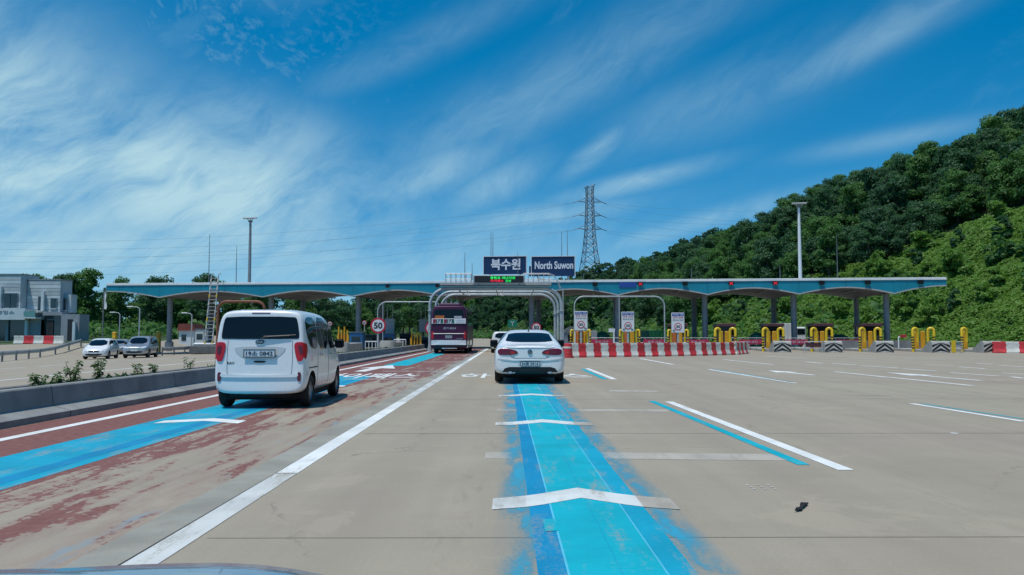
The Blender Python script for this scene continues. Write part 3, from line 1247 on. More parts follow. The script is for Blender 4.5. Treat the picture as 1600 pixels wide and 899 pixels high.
# vine and shrub cover of the lower slope: one mass of leaves with lumps
rs = np.random.RandomState(11)
N0 = 760000
ux = rs.uniform(24, 100, N0)
uy = rs.uniform(56, 178, N0)
d = hill_d(ux, uy)
lim = np.interp(uy, [60, 80, 100, 125, 150, 178], [52, 46, 34, 22, 13, 5])
k = (d > -1.5) & (d < lim) & (800 + F * ux / uy < 1680)
k &= rs.uniform(0, 1, N0) < np.clip(1.35 - (uy - 60) / 110, .25, 1)
ux, uy = ux[k], uy[k]
lump = (np.sin(ux * 1.1 + 2 * np.sin(uy * .55)) * np.sin(uy * .9 + 1.5 * np.sin(ux * .6)) + .6 * np.sin(ux * 2.3 + uy * 1.7) * np.sin(uy * 2.1 - ux)
        + .9 * np.sin(ux * .42 + 1.0) * np.sin(uy * .37 + .5))
hgt = np.clip(.66 + .46 * lump, .12, 1.8) * np.clip((hill_d(ux, uy) + 1.5) / 3, .15, 1)
fr = rs.uniform(0, 1, len(ux)) ** .35
uz = ground_z(ux, uy) + hgt * fr
nrm = rs.normal(size=(len(ux), 3)) * .55 + np.array([-.5, -.35, .9])
me = leaf_mesh('slope_shrubs', np.stack([ux, uy, uz], 1), nrm, .30, 9, 1.5, 'leaf_shrub')
tag(link('slope_shrubs', me), 'bright green tangle of shrubs and vines covering the lower hill slope', 'undergrowth', kind='stuff')
# bushes and saplings standing out of the tangle
p, nn = crown_points(77, 1.7, 2.3, 900, .1, 9)
BUSH = [leaf_mesh('foliage', p, nn, .34, 5, 1.5, 'leaf_mid'), leaf_mesh('foliage', *crown_points(78, 2.1, 3.0, 1000, .1, 10), .36, 6, 1.5, 'leaf_shrub'),
        leaf_mesh('foliage', *crown_points(79, 1.5, 3.2, 900, .1, 9), .34, 7, 1.5, 'leaf_dark')]
shr = [c for c in shr if 60 < c[1] < 172 and 880 < c[3] < 1660]
rnd.shuffle(shr)
for i, (x, y, d, pxx) in enumerate(shr[:40]):
    b = rnd.choice((0, 1, 1, 2, 0, 1, 1))
    o = link('bush', BUSH[b], None, None, (x, y, gz(x, y) - .2), rnd.uniform(0, 6.28))
    s = rnd.uniform(.7, 1.3)
    o.scale = (s, s, s * rnd.uniform(.8, 1.2))
    tag(o, 'rounded leafy bush standing out of the tangled green slope right of the booths', 'bush', 'bushes on the slope')

# belt of trees behind the plaza on the left and straight ahead
belt = []
for row, (yb, x0, x1, st_) in enumerate(((128, -80, -26, 4.3), (140, -96, -22, 5.2), (156, -108, -24, 6.0))):
    x = x0
    while x < x1:
        belt.append((x + rnd.uniform(-1.4, 1.4), yb + rnd.uniform(-3, 3)))
        x += st_
for i, (x, y) in enumerate(belt):
    tree('broadleaf_tree', x, y, rnd.randrange(8), rnd.uniform(.88, 1.04) if 800 + F * x / y < 175 else rnd.uniform(.84, .95), 'leaf_mid' if rnd.random() < .5 else 'leaf_dark',
         'dark leafy tree in the belt behind the oncoming side of the plaza', 'belt of trees behind the plaza', rnd.uniform(0, 6.28))
for i, (px_, Y_) in enumerate(((560, 150), (590, 158), (615, 148), (640, 160), (662, 152), (690, 166), (575, 170), (630, 176), (676, 180), (705, 185), (715, 196))):
    p = W(px_, HOR, Y_)
    tree('broadleaf_tree', p.x, p.y, rnd.randrange(8), rnd.uniform(.8, 1.05), 'leaf_mid' if i % 3 == 0 else 'leaf_dark',
         'leafy tree behind the speed limit signs beyond the median', 'trees beyond the speed limit signs', rnd.uniform(0, 6.28))
# undergrowth at the foot of the belts
ux = rs.uniform(-110, 60, 90000)
uy = rs.uniform(100, 340, 90000)
k = (np.abs(ux - road_centre(uy) + 2) > 24) & (800 + F * ux / uy > -20) & (hill_d(ux, uy) < 14) & ((hill_d(ux, uy) > -14) | (uy > 112)) & ((ux < -47) | (uy > 128) | (hill_d(ux, uy) > 0))
ux, uy = ux[k], uy[k]
hh = np.clip(1.3 + 1.1 * np.sin(ux * .7) * np.sin(uy * .5), .2, 2.6) * rs.uniform(.2, 1, len(ux))
me = leaf_mesh('hedge_growth', np.stack([ux, uy, ground_z(ux, uy) + hh], 1), rs.normal(size=(len(ux), 3)) * .6 + np.array([0, -.4, .8]), .8, 8, 1.4, 'leaf_mid')
tag(link('hedge_growth', me), 'low scrub and long grass under the trees behind the plaza', 'scrub', kind='stuff')


def weed(px_, ytop, seed, Y_):
    x = -7.92
    ztop = CAMH - (ytop - HOR) * Y_ / F
    h = ztop - .34
    rs_ = random.Random(seed)
    r = empty('weed', (x, Y_, .345))
    st_ = MB()
    c, nrm = [], []
    for k in range(3 + seed % 4):
        a = rs_.uniform(0, 6.28)
        sp = h * rs_.uniform(.05, .42)
        hh_ = h * rs_.uniform(.6, 1)
        top = Vector((math.cos(a) * sp, math.sin(a) * sp, hh_))
        st_.tube([(0, 0, -.03), top * .5 + Vector((0, 0, hh_ * .1)), top], [.007, .006, .003], 5)
        for q in range(16):
            t = rs_.uniform(.2, 1)
            b = top * t + Vector((0, 0, hh_ * .1 * (1 - abs(2 * t - 1))))
            aa = rs_.uniform(0, 6.28)
            ll = .07 * (1.2 - t * .5)
            c.append((b.x + math.cos(aa) * ll, b.y + math.sin(aa) * ll, b.z + rs_.uniform(-.01, .03)))
            nrm.append((math.cos(aa) * .5, math.sin(aa) * .5, .8))
    st_.build('stem', 'leaf_weed', r)
    link('leaves', leaf_mesh('leaves', np.array(c), np.array(nrm), .07, seed, 2.4, 'leaf_weed'), None, r)
    return r


for px_, yt, sd_, lab in ((63, 583, 1, 'thin short weed nearest the camera on top of the median'), (90, 581, 2, 'small tufted weed, second from the camera on the median'),
                          (118, 565, 3, 'bushy green weed on the median in front of the white oncoming car'),
                          (155, 556, 7, 'tallest broad leafy weed growing on the median bed'), (217, 562, 4, 'slim upright weed on the median below the silver oncoming car'),
                          (245, 568, 5, 'very small weed between the slim weed and the white van'), (296, 556, 8, 'single tall dry weed stalk beside the white van')):
    tag(weed(px_, yt, sd_, 7.92 * F / (800 - px_)), lab, 'weed', 'weeds on the median')

# thin grass along the median bed
rs = np.random.RandomState(21)
n = 2600
gx, gy = rs.uniform(-8.27, -7.58, n), rs.uniform(3, 64, n)
keepg = np.sin(gy * .9) + np.sin(gy * 2.3 + 1) + rs.uniform(-1, 1, n) > .7
gx, gy = gx[keepg], gy[keepg]
me = leaf_mesh('median_grass', np.stack([gx, gy, np.full(len(gx), .37) + rs.uniform(0, .10, len(gx))], 1), rs.normal(size=(len(gx), 3)) * np.array([1, 1, .25]), .10, 4, 4.0, 'leaf_weed')
tag(link('median_grass', me), 'sparse short grass growing out of the median bed', 'grass', kind='stuff')

# ================================================================== VEHICLES
def half_section(s):
    y, k, wl_, wm, wb, wr, zb, zm, zbelt, zt = s
    pts = [(.45 * wl_, zb), (wl_, zb + .01), (wm * .985, zb + .11), (wm, zm), (wm * .995, zm + (zbelt - zm) * .55), (wb, zbelt),
           (wb * .5 + wr * .5 + .012, zbelt * .45 + zt * .55), (wr, zt - .065), (wr * .80, zt - .012), (wr * .35, zt)]
    return [(x, y + k * (z - .6), z) for x, z in pts]


def loft(stations, level=3):
    K = 10
    mb = MB()
    n = 2 * K
    for s in stations:
        h = half_section(s)
        mb.v += h + [(-x, y, z) for x, y, z in reversed(h)]
    for i in range(len(stations) - 1):
        for k in range(n):
            j = (k + 1) % n
            mb.f.append((i * n + k, i * n + j, i * n + n + j, i * n + n + k))
    for i, base in ((0, 0), (1, (len(stations) - 1) * n)):
        for k in range(K - 1):
            q = (base + k, base + k + 1, base + n - 2 - k, base + n - 1 - k)
            mb.f.append(q if i else q[::-1])
    me = mb.mesh('body', True)
    o = bpy.data.objects.new('tmp', me)
    C.objects.link(o)
    md = o.modifiers.new('s', 'SUBSURF')
    md.levels = md.render_levels = level
    dg = bpy.context.evaluated_depsgraph_get()
    m2 = bpy.data.meshes.new_from_object(o.evaluated_get(dg))
    bpy.data.objects.remove(o)
    m2.polygons.foreach_set('use_smooth', [True] * len(m2.polygons))
    return m2


def bvh_of(me):
    return BVHTree.FromPolygons([v.co.copy() for v in me.vertices], [tuple(p.vertices) for p in me.polygons])


def cut_arches(me, axles, r, halfw, inner=.22):
    """wheel arches cut out of the body on both sides"""
    o = bpy.data.objects.new('tmp', me)
    C.objects.link(o)
    cuts = []
    for (y, z) in axles:
        for s in (-1, 1):
            c = MB().lathe([(r, s * (halfw - inner)), (r, s * (halfw + .3))], 'x', 28, (0, y, z)).mesh('cut')
            c.materials.append(M['under_black'])
            co = bpy.data.objects.new('tmpc', c)
            C.objects.link(co)
            md = o.modifiers.new('b', 'BOOLEAN')
            md.operation = 'DIFFERENCE'
            md.object = co
            md.solver = 'EXACT'
            md.material_mode = 'TRANSFER'
            cuts.append(co)
    dg = bpy.context.evaluated_depsgraph_get()
    m2 = bpy.data.meshes.new_from_object(o.evaluated_get(dg))
    for q in cuts + [o]:
        bpy.data.objects.remove(q)
    m2.polygons.foreach_set('use_smooth', [True] * len(m2.polygons))
    m2.set_sharp_from_angle(angle=R(45))
    return m2


def chaikin(p, n=2):
    for _ in range(n):
        q = []
        for i in range(len(p)):
            a, b = p[i], p[(i + 1) % len(p)]
            q += [(a[0] * .78 + b[0] * .22, a[1] * .78 + b[1] * .22), (a[0] * .22 + b[0] * .78, a[1] * .22 + b[1] * .78)]
        p = q
    return p


def caster(bvh, side):
    def hit(a, b):
        if side == 'rear':
            o_, d_ = Vector((a, -3, b)), Vector((0, 1, 0))
        elif side == 'front':
            o_, d_ = Vector((a, 30, b)), Vector((0, -1, 0))
        elif side == 'right':
            o_, d_ = Vector((4, a, b)), Vector((-1, 0, 0))
        elif side == 'left':
            o_, d_ = Vector((-4, a, b)), Vector((1, 0, 0))
        else:
            o_, d_ = Vector((a, b, 6)), Vector((0, 0, -1))
        p, nrm, i, dist = bvh.ray_cast(o_, d_)
        if p is None:
            p, nrm, i, dist = bvh.find_nearest(o_ + d_ * 3.0)
            return p, nrm
        if nrm.dot(d_) > 0:
            nrm = -nrm
        return p, nrm
    return hit


def patch(name, outline, side, bvh, material, parent, off=.008, rings=5, rnd_=2, skirt=.02):
    """a pane or lamp that follows the body skin"""
    ol = chaikin(outline, rnd_) if rnd_ else outline
    # resample
    q = []
    for i in range(len(ol)):
        a, b = Vector(ol[i]), Vector(ol[(i + 1) % len(ol)])
        m_ = max(1, int((b - a).length / .09))
        q += [a.lerp(b, t / m_) for t in range(m_)]
    n = len(q)
    c = sum(q, Vector((0, 0))) / n
    hit = caster(bvh, side)
    mb = MB()

    def pt(v, of):
        p, nr = hit(v.x, v.y)
        return tuple(p + nr * of)
    ringv = [[pt(v, -skirt) for v in q]] + [[pt(c.lerp(v, 1 - k / rings), off) for v in q] for k in range(rings)]
    for rg in ringv:
        mb.v += rg
    mb.v.append(pt(c, off))
    for k in range(rings):
        for i in range(n):
            j = (i + 1) % n
            mb.f.append((k * n + i, k * n + j, k * n + n + j, k * n + n + i))
    for i in range(n):
        mb.f.append((rings * n + i, rings * n + (i + 1) % n, (rings + 1) * n))
    return mb.build(name, material, parent, smooth=True)


def line_on(name, pts, side, bvh, material, parent, r=.005, off=.0, step=.05, close=False):
    if close:
        pts = pts + [pts[0]]
    hit = caster(bvh, side)
    q = []
    for i in range(len(pts) - 1):
        a, b = Vector(pts[i]), Vector(pts[i + 1])
        m_ = max(1, int((b - a).length / step))
        q += [a.lerp(b, t / m_) for t in range(m_)]
    q.append(Vector(pts[-1]))
    P = []
    for v in q:
        p, nr = hit(v.x, v.y)
        P.append(p + nr * off)
    return MB().tube(P, r, 6).build(name, material, parent, smooth=True)


_wheel = {}


def wheel(parent, x, y, r, w, side, spokes=5, rim='rim_metal', name='wheel'):
    key = (r, w, spokes, rim)
    if key not in _wheel:
        t = MB().lathe([(r * .62, -w / 2), (r * .90, -w / 2), (r * .985, -w * .36), (r, -w * .2), (r, w * .2), (r * .985, w * .36), (r * .90, w / 2), (r * .62, w / 2), (r * .6, w * .2)], 'x', 32)
        tm = t.mesh('wheel', True)
        tm.materials.append(M['rubber'])
        d = MB().lathe([(r * .61, w * .12), (r * .645, w * .40), (r * .61, w * .42), (r * .56, w * .22)], 'x', 28)
        for k in range(spokes):
            a = 2 * PI * k / spokes
            ca, sa = math.cos(a), math.sin(a)
            ta, tb = -sa, ca
            pr = []
            for rr, hw, xx in ((r * .08, r * .10, w * .36), (r * .58, r * .065, w * .34)):
                for s in (-1, 1):
                    pr.append((xx, ca * rr + ta * hw * s, sa * rr + tb * hw * s))
            back = [(w * .16, p[1], p[2]) for p in pr]
            d.add(pr + back, [(0, 1, 3, 2), (4, 6, 7, 5), (0, 2, 6, 4), (1, 5, 7, 3), (2, 3, 7, 6), (0, 4, 5, 1)])
        d.lathe([(r * .17, w * .1), (r * .17, w * .38), (r * .1, w * .41)], 'x', 14)
        dm = d.mesh('rim', True)
        dm.materials.append(M[rim])
        _wheel[key] = (tm, dm)
    tm, dm = _wheel[key]
    o = link(name, tm, None, parent, (x, y, r))
    o.rotation_euler = (0, 0, 0 if side > 0 else PI)
    link('rim', dm, None, o)
    return o


def plate(parent, y, z, w, h, txt, x=0.0, facing=1, bent=0.0):
    p = MB().box((0, 0, 0), (w, .012, h), bev=.004).build('number_plate', 'plate_white', parent, (x, y, z))
    t = link('plate_lettering', text_mesh(txt, w * .86, h * .62, .003, .02), 'plate_ink', p)
    t.location = (0, -.0075, 0)
    if facing < 0:
        p.rotation_euler = (0, 0, PI)
    fr = MB()
    for (cx, cz, sx, sz) in ((0, h / 2, w + .02, .012), (0, -h / 2, w + .02, .012), (-w / 2, 0, .012, h - .014), (w / 2, 0, .012, h - .014)):
        fr.box((cx, -.004, cz), (sx, .012, sz))
    fr.build('plate_frame', 'plastic_black', p)
    return p


def mirrors(parent, bvh, y, z, w, body, s_=1.0, offx=.0):
    for s in (-1, 1):
        p, nr = caster(bvh, 'right' if s > 0 else 'left')(y, z - .03)
        x0 = p.x
        m_ = MB()
        m_.tube([(x0 - s * .02, y, z - .04), (x0 + s * .06, y - .01, z)], .02, 6)
        m_.box((x0 + s * .13, y - .01, z + .03), (.17 * s_, .10, .16 * s_), bev=.035)
        o = m_.build('door_mirror', body, parent, smooth=True)
        MB().box((x0 + s * .13, y - .066, z + .03), (.13 * s_, .004, .11 * s_)).build('mirror_glass', 'glass_dark', o)


# ---- small white box van (left lane)
def build_van():
    root = empty('boxy_van', (-4.42, 14.02, .006), R(1.6), 'small boxy white van seen from behind on the blue and red lane', 'van')
    S = [(.04, .05, .60, .71, .70, .62, .31, .56, 1.00, 1.66), (.05, .05, .65, .765, .755, .675, .27, .56, 1.02, 1.705), (.10, .05, .68, .795, .79, .70, .245, .56, 1.02, 1.73),
         (.32, .04, .70, .815, .81, .715, .24, .56, 1.02, 1.745), (1.0, .0, .72, .815, .81, .715, .23, .56, 1.01, 1.745), (1.7, 0, .72, .815, .81, .715, .22, .56, 1.0, 1.735),
         (2.2, 0, .72, .815, .80, .70, .22, .56, 1.0, 1.70), (2.62, 0, .72, .815, .79, .68, .22, .56, .99, 1.60), (3.0, 0, .70, .81, .775, .64, .23, .56, .96, 1.26),
         (3.22, 0, .68, .80, .755, .60, .24, .55, .90, 1.05), (3.46, 0, .64, .77, .72, .56, .25, .52, .80, .96), (3.60, 0, .56, .67, .63, .50, .28, .50, .72, .86)]
    me = loft(S, 3)
    bv = bvh_of(me)
    me.materials.append(M['car_white'])
    body = link('body', cut_arches(me, ((.56, .30), (3.06, .30)), .345, .815, .24), None, root)
    # tailgate window, side glass
    patch('rear_window', [(-.685, 1.235), (-.63, 1.215), (.63, 1.215), (.685, 1.235), (.640, 1.55), (.59, 1.61), (-.59, 1.61), (-.640, 1.55)], 'rear', bv, 'glass_dark', root, .006, 7, 1)
    for side in ('right', 'left'):
        patch('side_window', [(.25, 1.60), (.20, 1.35), (.34, 1.12), (.55, 1.04), (.98, 1.03), (.98, 1.62)], side, bv, 'glass_dark', root, .006, 5, 2)
        patch('side_window', [(1.06, 1.62), (1.06, 1.03), (1.95, 1.02), (1.95, 1.61)], side, bv, 'glass_dark', root, .006, 5, 1)
        patch('side_window', [(2.03, 1.60), (2.03, 1.02), (2.78, 1.02), (2.50, 1.50), (2.34, 1.58)], side, bv, 'glass_dark', root, .006, 5, 1)
        patch('door_handle', [(1.18, .90), (1.42, .90), (1.42, .93), (1.18, .93)], side, bv, 'chrome', root, .03, 2, 1)
        patch('door_handle', [(2.08, .89), (2.32, .89), (2.32, .92), (2.08, .92)], side, bv, 'chrome', root, .03, 2, 1)
        line_on('door_seam', [(1.0, .34), (1.02, 1.0), (1.02, 1.64)], side, bv, 'shut_line', root, .004)
        line_on('door_seam', [(1.99, .32), (1.99, 1.64)], side, bv, 'shut_line', root, .004)
        line_on('slide_rail', [(.30, .70), (1.0, .70)], side, bv, 'plastic_black', root, .011)
        patch('fuel_cap', [(.55, .84), (.72, .84), (.72, .98), (.55, .98)], side, bv, 'car_white', root, .003, 2, 2, .004)
    patch('windscreen', [(-.62, 1.12), (.62, 1.12), (.56, 1.56), (-.56, 1.56)], 'front', bv, 'glass_dark', root, .006, 6, 1)
    # lamps
    for s in (-1, 1):
        ol = [(s * .585, 1.155), (s * .745, 1.165), (s * .762, 1.10), (s * .765, .92), (s * .735, .83), (s * .66, .82), (s * .62, .93)]
        l = patch('tail_lamp', ol if s > 0 else ol[::-1], 'rear', bv, 'lamp_red', root, .016, 5, 2)
        ol = [(s * .66, 1.10), (s * .73, 1.10), (s * .745, 1.02), (s * .73, .95), (s * .68, .98)]
        patch('lamp_lens', ol if s > 0 else ol[::-1], 'rear', bv, 'lamp_dark_red', l, .024, 3, 2)
        patch('lamp_wrap', [(.075, 1.15), (.17, 1.13), (.20, 1.05), (.17, .93), (.10, .85), (.075, .92)], 'right' if s > 0 else 'left', bv, 'lamp_red', l, .012, 3, 1)
        ol = [(s * .66, .635), (s * .725, .635), (s * .725, .47), (s * .66, .48)]
        patch('reflector', ol if s > 0 else ol[::-1], 'rear', bv, 'lamp_dark_red', root, .012, 3, 1)
        ol = [(s * .50, .80), (s * .68, .80), (s * .68, .66), (s * .56, .68)]
        patch('head_lamp', ol if s > 0 else ol[::-1], 'front', bv, 'lamp_clear', root, .012, 3, 2)
    # tailgate: recess with plate, seams, bumper ledge, wiper, badge
    patch('plate_recess', [(-.45, 1.085), (.45, 1.085), (.43, 1.0), (.30, .885), (.12, .85), (-.12, .85), (-.30, .885), (-.43, 1.0)], 'rear', bv, 'car_white_shade', root, .006, 4, 2)
    p, nr = caster(bv, 'rear')(0, .955)
    plate(root, p.y - .03, .965, .54, .125, '19소 0842')
    patch('gate_handle', [(-.11, .835), (.11, .835), (.09, .80), (-.09, .80)], 'rear', bv, 'plastic_black', root, .012, 2, 1)
    line_on('tailgate_seam', [(-.56, 1.19), (-.57, .86), (-.56, .62), (-.50, .575), (.50, .575), (.56, .62), (.57, .86), (.56, 1.19)], 'rear', bv, 'shut_line', root, .0045)
    patch('bumper_ledge', [(-.60, .585), (.60, .585), (.66, .62), (.68, .57), (.62, .545), (-.62, .545), (-.68, .57), (-.66, .62)], 'rear', bv, 'car_white', root, .022, 2, 1)
    p, nr = caster(bv, 'rear')(0, 1.15)
    b = MB().lathe([(.04, 0), (.085, .006), (.09, .012), (.085, .016)], 'y', 24).build('badge', 'chrome', root, (0, p.y - .018, 1.165), smooth=True)
    b.scale = (1, 1, .5)
    b2 = MB().lathe([(.07, 0), (.076, .004)], 'y', 24).build('badge_field', 'plate_ink', b, (0, -.004, 0))
    t = link('badge_lettering', text_mesh('KIA', .105, .07, .003, .03), 'chrome', b, (0, -.006, 0))
    p, nr = caster(bv, 'rear')(-.2, 1.27)
    w_ = MB().tube([(0.02, p.y - .03, 1.225), (.12, p.y - .032, 1.255), (.52, p.y - .02, 1.275)], .011, 6)
    w_.tube([(.06, p.y - .022, 1.262), (.62, p.y - .010, 1.288)], .007, 5)
    w_.build('rear_wiper', 'plastic_black', root)
    t = link('model_badge', text_mesh('RAY', .13, .035, .003, .03), 'shut_line', root)
    p, nr = caster(bv, 'rear')(-.50, .80)
    t.location = (-.50, p.y - .006, .80)
    line_on('high_brake_lamp', [(-.16, 1.672), (.16, 1.672)], 'rear', bv, 'lamp_dark_red', root, .010)
    MB().box((0, 1.75, .21), (1.36, 3.0, .14), bev=.04).build('underbody', 'under_black', root)
    mb = MB().tube([(-.28, .10, .26), (-.28, .5, .25)], .028, 10)
    mb.build('exhaust_pipe', 'steel_dark', root, smooth=True)
    MB().box((0, .22, .235), (1.05, .26, .08), bev=.03).build('bumper_valance', 'under_black', root)
    for s in (-1, 1):
        for y in (.56, 3.06):
            wheel(root, s * .705, y, .29, .17, s, 9)
    mirrors(root, bv, 2.62, 1.08, .8, 'plastic_black', 1.15)
    MB().tube([(0, .32, 1.72), (0, .22, 1.79)], [.012, .004], 6).build('roof_aerial', 'plastic_black', root)
    for s in (-1, 1):
        patch('roof_rib', [(s * .42, .4), (s * .45, .4), (s * .45, 2.1), (s * .42, 2.1)] if s > 0 else [(s * .45, .4), (s * .42, .4), (s * .42, 2.1), (s * .45, 2.1)], 'top', bv, 'car_white', root, .01, 2, 1)
    return root


build_van()


# ---- saloon cars
def saloon_stations(L, w, H, sus=0.0):
    z = sus
    return [(.05, .02, w * .70, w * .74, w * .70, w * .58, .34 + z, .56 + z, .80 + z, .90 + z), (.07, .02, w * .82, w * .88, w * .84, w * .72, .27 + z, .56 + z, .86 + z, .97 + z),
            (.16, .02, w * .88, w * .965, w * .93, w * .79, .24 + z, .57 + z, .88 + z, 1.0 + z), (.40, .0, w * .9, w, w * .96, w * .76, .22 + z, .57 + z, .89 + z, 1.015 + z),
            (.62, .0, w * .9, w, w * .965, w * .745, .22 + z, .57 + z, .90 + z, 1.05 + z), (1.05, 0, w * .9, w, w * .965, w * .70, .2 + z, .57 + z, .92 + z, H * .865 + z),
            (1.5, 0, w * .9, w, w * .965, w * .655, .2 + z, .57 + z, .92 + z, H * .975 + z), (2.1, 0, w * .9, w, w * .965, w * .655, .19 + z, .56 + z, .91 + z, H + .012 + z),
            (2.7, 0, w * .9, w, w * .96, w * .655, .19 + z, .56 + z, .90 + z, H - .02 + z), (3.1, 0, w * .9, w, w * .955, w * .66, .19 + z, .55 + z, .89 + z, H * .89 + z),
            (3.6, 0, w * .9, w, w * .94, w * .72, .2 + z, .54 + z, .85 + z, .97 + z), (L - .75, 0, w * .88, w * .99, w * .92, w * .72, .2 + z, .53 + z, .80 + z, .90 + z),
            (L - .22, 0, w * .82, w * .93, w * .86, w * .66, .22 + z, .50 + z, .70 + z, .80 + z), (L, 0, w * .66, w * .74, w * .68, w * .5, .27 + z, .48 + z, .60 + z, .68 + z)]


def build_saloon():
    root = empty('saloon_car', (.47, 20.95, .018), R(.4), 'white saloon car seen from behind, driving over the blue guide band', 'car')
    w, L, H = .945, 4.80, 1.425
    me = loft(saloon_stations(L, w, H), 3)
    bv = bvh_of(me)
    me.materials.append(M['car_white'])
    link('body', cut_arches(me, ((1.02, .325), (3.74, .325)), .365, w, .25), None, root)
    patch('rear_window', [(-.66, 1.075), (.66, 1.075), (.60, 1.20), (.545, 1.33), (-.545, 1.33), (-.60, 1.20)], 'rear', bv, 'glass_dark', root, .007, 6, 2)
    for side in ('right', 'left'):
        patch('side_window', [(1.05, .99), (1.98, .97), (1.98, 1.33), (1.55, 1.32), (1.2, 1.16)], side, bv, 'glass_dark', root, .006, 5, 1)
        patch('side_window', [(2.05, .97), (3.25, .95), (2.85, 1.22), (2.55, 1.32), (2.05, 1.33)], side, bv, 'glass_dark', root, .006, 5, 1)
        line_on('door_seam', [(2.02, .3), (2.02, .96)], side, bv, 'shut_line', root, .004)
    patch('windscreen', [(-.64, 1.0), (.64, 1.0), (.56, 1.34), (-.56, 1.34)], 'front', bv, 'glass_dark', root, .006, 6, 1)
    patch('spoiler_lip', [(-.62, .965), (.62, .965), (.66, .945), (.60, .93), (-.60, .93), (-.66, .945)], 'rear', bv, 'car_white', root, .022, 2, 1)
    for s in (-1, 1):
        ol = [(s * .30, .80), (s * .36, .865), (s * .52, .905), (s * .74, .915), (s * .83, .88), (s * .84, .80), (s * .78, .745), (s * .55, .745), (s * .36, .765)]
        l = patch('tail_lamp', ol if s > 0 else ol[::-1], 'rear', bv, 'lamp_dark_red', root, .012, 5, 1)
        ol = [(s * .38, .80), (s * .46, .855), (s * .50, .855), (s * .50, .775), (s * .40, .78)]
        patch('lamp_lens', ol if s > 0 else ol[::-1], 'rear', bv, 'lamp_red', l, .018, 3, 1)
        ol = [(s * .5, .72), (s * .78, .76), (s * .8, .64), (s * .58, .62)]
        patch('head_lamp', ol if s > 0 else ol[::-1], 'front', bv, 'lamp_clear', root, .012, 3, 1)
    line_on('boot_seam', [(-.56, .94), (-.50, .70), (-.40, .665), (.40, .665), (.50, .70), (.56, .94)], 'rear', bv, 'shut_line', root, .005)
    patch('bumper_crease', [(-.84, .655), (-.40, .625), (.40, .625), (.84, .655), (.84, .635), (.40, .60), (-.40, .60), (-.84, .635)], 'rear', bv, 'car_white', root, .016, 2, 0)
    patch('plate_recess', [(-.34, .60), (.34, .60), (.30, .45), (-.30, .45)], 'rear', bv, 'car_white_shade', root, .004, 4, 1)
    p, nr = caster(bv, 'rear')(0, .52)
    plate(root, p.y - .02, .52, .50, .11, '34로 0916')
    patch('bumper_insert', [(-.66, .40), (-.54, .435), (.54, .435), (.66, .40), (.78, .22), (-.78, .22)], 'rear', bv, 'plastic_black', root, .012, 4, 0)
    p, nr = caster(bv, 'rear')(0, .82)
    b = MB().lathe([(.045, 0), (.065, .006), (.07, .014), (.06, .018)], 'y', 24).build('badge', 'chrome', root, (0, p.y - .020, .825), smooth=True)
    MB().lathe([(.05, 0), (.054, .004)], 'y', 24).build('badge_field', 'plate_ink', b, (0, -.004, 0))
    link('badge_lettering', text_mesh('W', .075, .06, .003, .0), 'chrome', b, (0, -.007, -.012))
    link('badge_lettering', text_mesh('V', .045, .035, .003, .0), 'chrome', b, (0, -.007, .030))
    for s in (-1, 1):
        MB().box((s * .52, .08, .29), (.15, .12, .05), bev=.02).build('exhaust_tip', 'chrome', root)
        t = link('model_badge', text_mesh('TDI' if s > 0 else 'CC', .10, .028, .003, .03), 'chrome', root)
        p, nr = caster(bv, 'rear')(s * .45, .715)
        t.location = (s * .45, p.y - .006, .715)
    p = caster(bv, 'top')(0, 1.62)[0]
    MB().add([(-.025, 1.50, p.z - .01), (.025, 1.50, p.z - .01), (0, 1.44, p.z + .055), (-.012, 1.68, p.z - .01), (.012, 1.68, p.z - .01)],
             [(0, 1, 2), (1, 4, 2), (4, 3, 2), (3, 0, 2), (0, 3, 4, 1)]).build('roof_fin', 'plastic_black', root)
    MB().box((0, 2.4, .20), (1.5, 3.9, .12), bev=.04).build('underbody', 'under_black', root)
    for s in (-1, 1):
        for y in (1.02, 3.74):
            wheel(root, s * .815, y, .325, .23, s, 5)
    mirrors(root, bv, 3.02, .99, w, 'plastic_black', 1.35)
    return root


build_saloon()


def suv_stations(L, w, H):
    return [(.05, .06, w * .72, w * .78, w * .74, w * .58, .42, .66, 1.0, H * .90), (.08, .06, w * .82, w * .90, w * .86, w * .70, .34, .66, 1.02, H * .95),
            (.18, .06, w * .87, w * .97, w * .93, w * .75, .30, .66, 1.03, H * .975), (.5, .04, w * .9, w, w * .965, w * .77, .28, .66, 1.03, H * 1.0),
            (1.2, 0, w * .9, w, w * .965, w * .775, .28, .66, 1.02, H + .01), (2.0, 0, w * .9, w, w * .965, w * .77, .27, .66, 1.01, H), (2.5, 0, w * .9, w, w * .96, w * .75, .27, .66, 1.0, H - .05),
            (2.95, 0, w * .9, w, w * .955, w * .73, .27, .66, 1.0, H * .83), (3.25, 0, w * .9, w, w * .94, w * .76, .27, .65, .97, 1.09), (L - .55, 0, w * .88, w * .99, w * .92, w * .74, .28, .62, .90, 1.0),
            (L - .14, 0, w * .84, w * .94, w * .88, w * .70, .29, .58, .82, .93), (L, 0, w * .70, w * .78, w * .72, w * .55, .32, .54, .74, .82)]


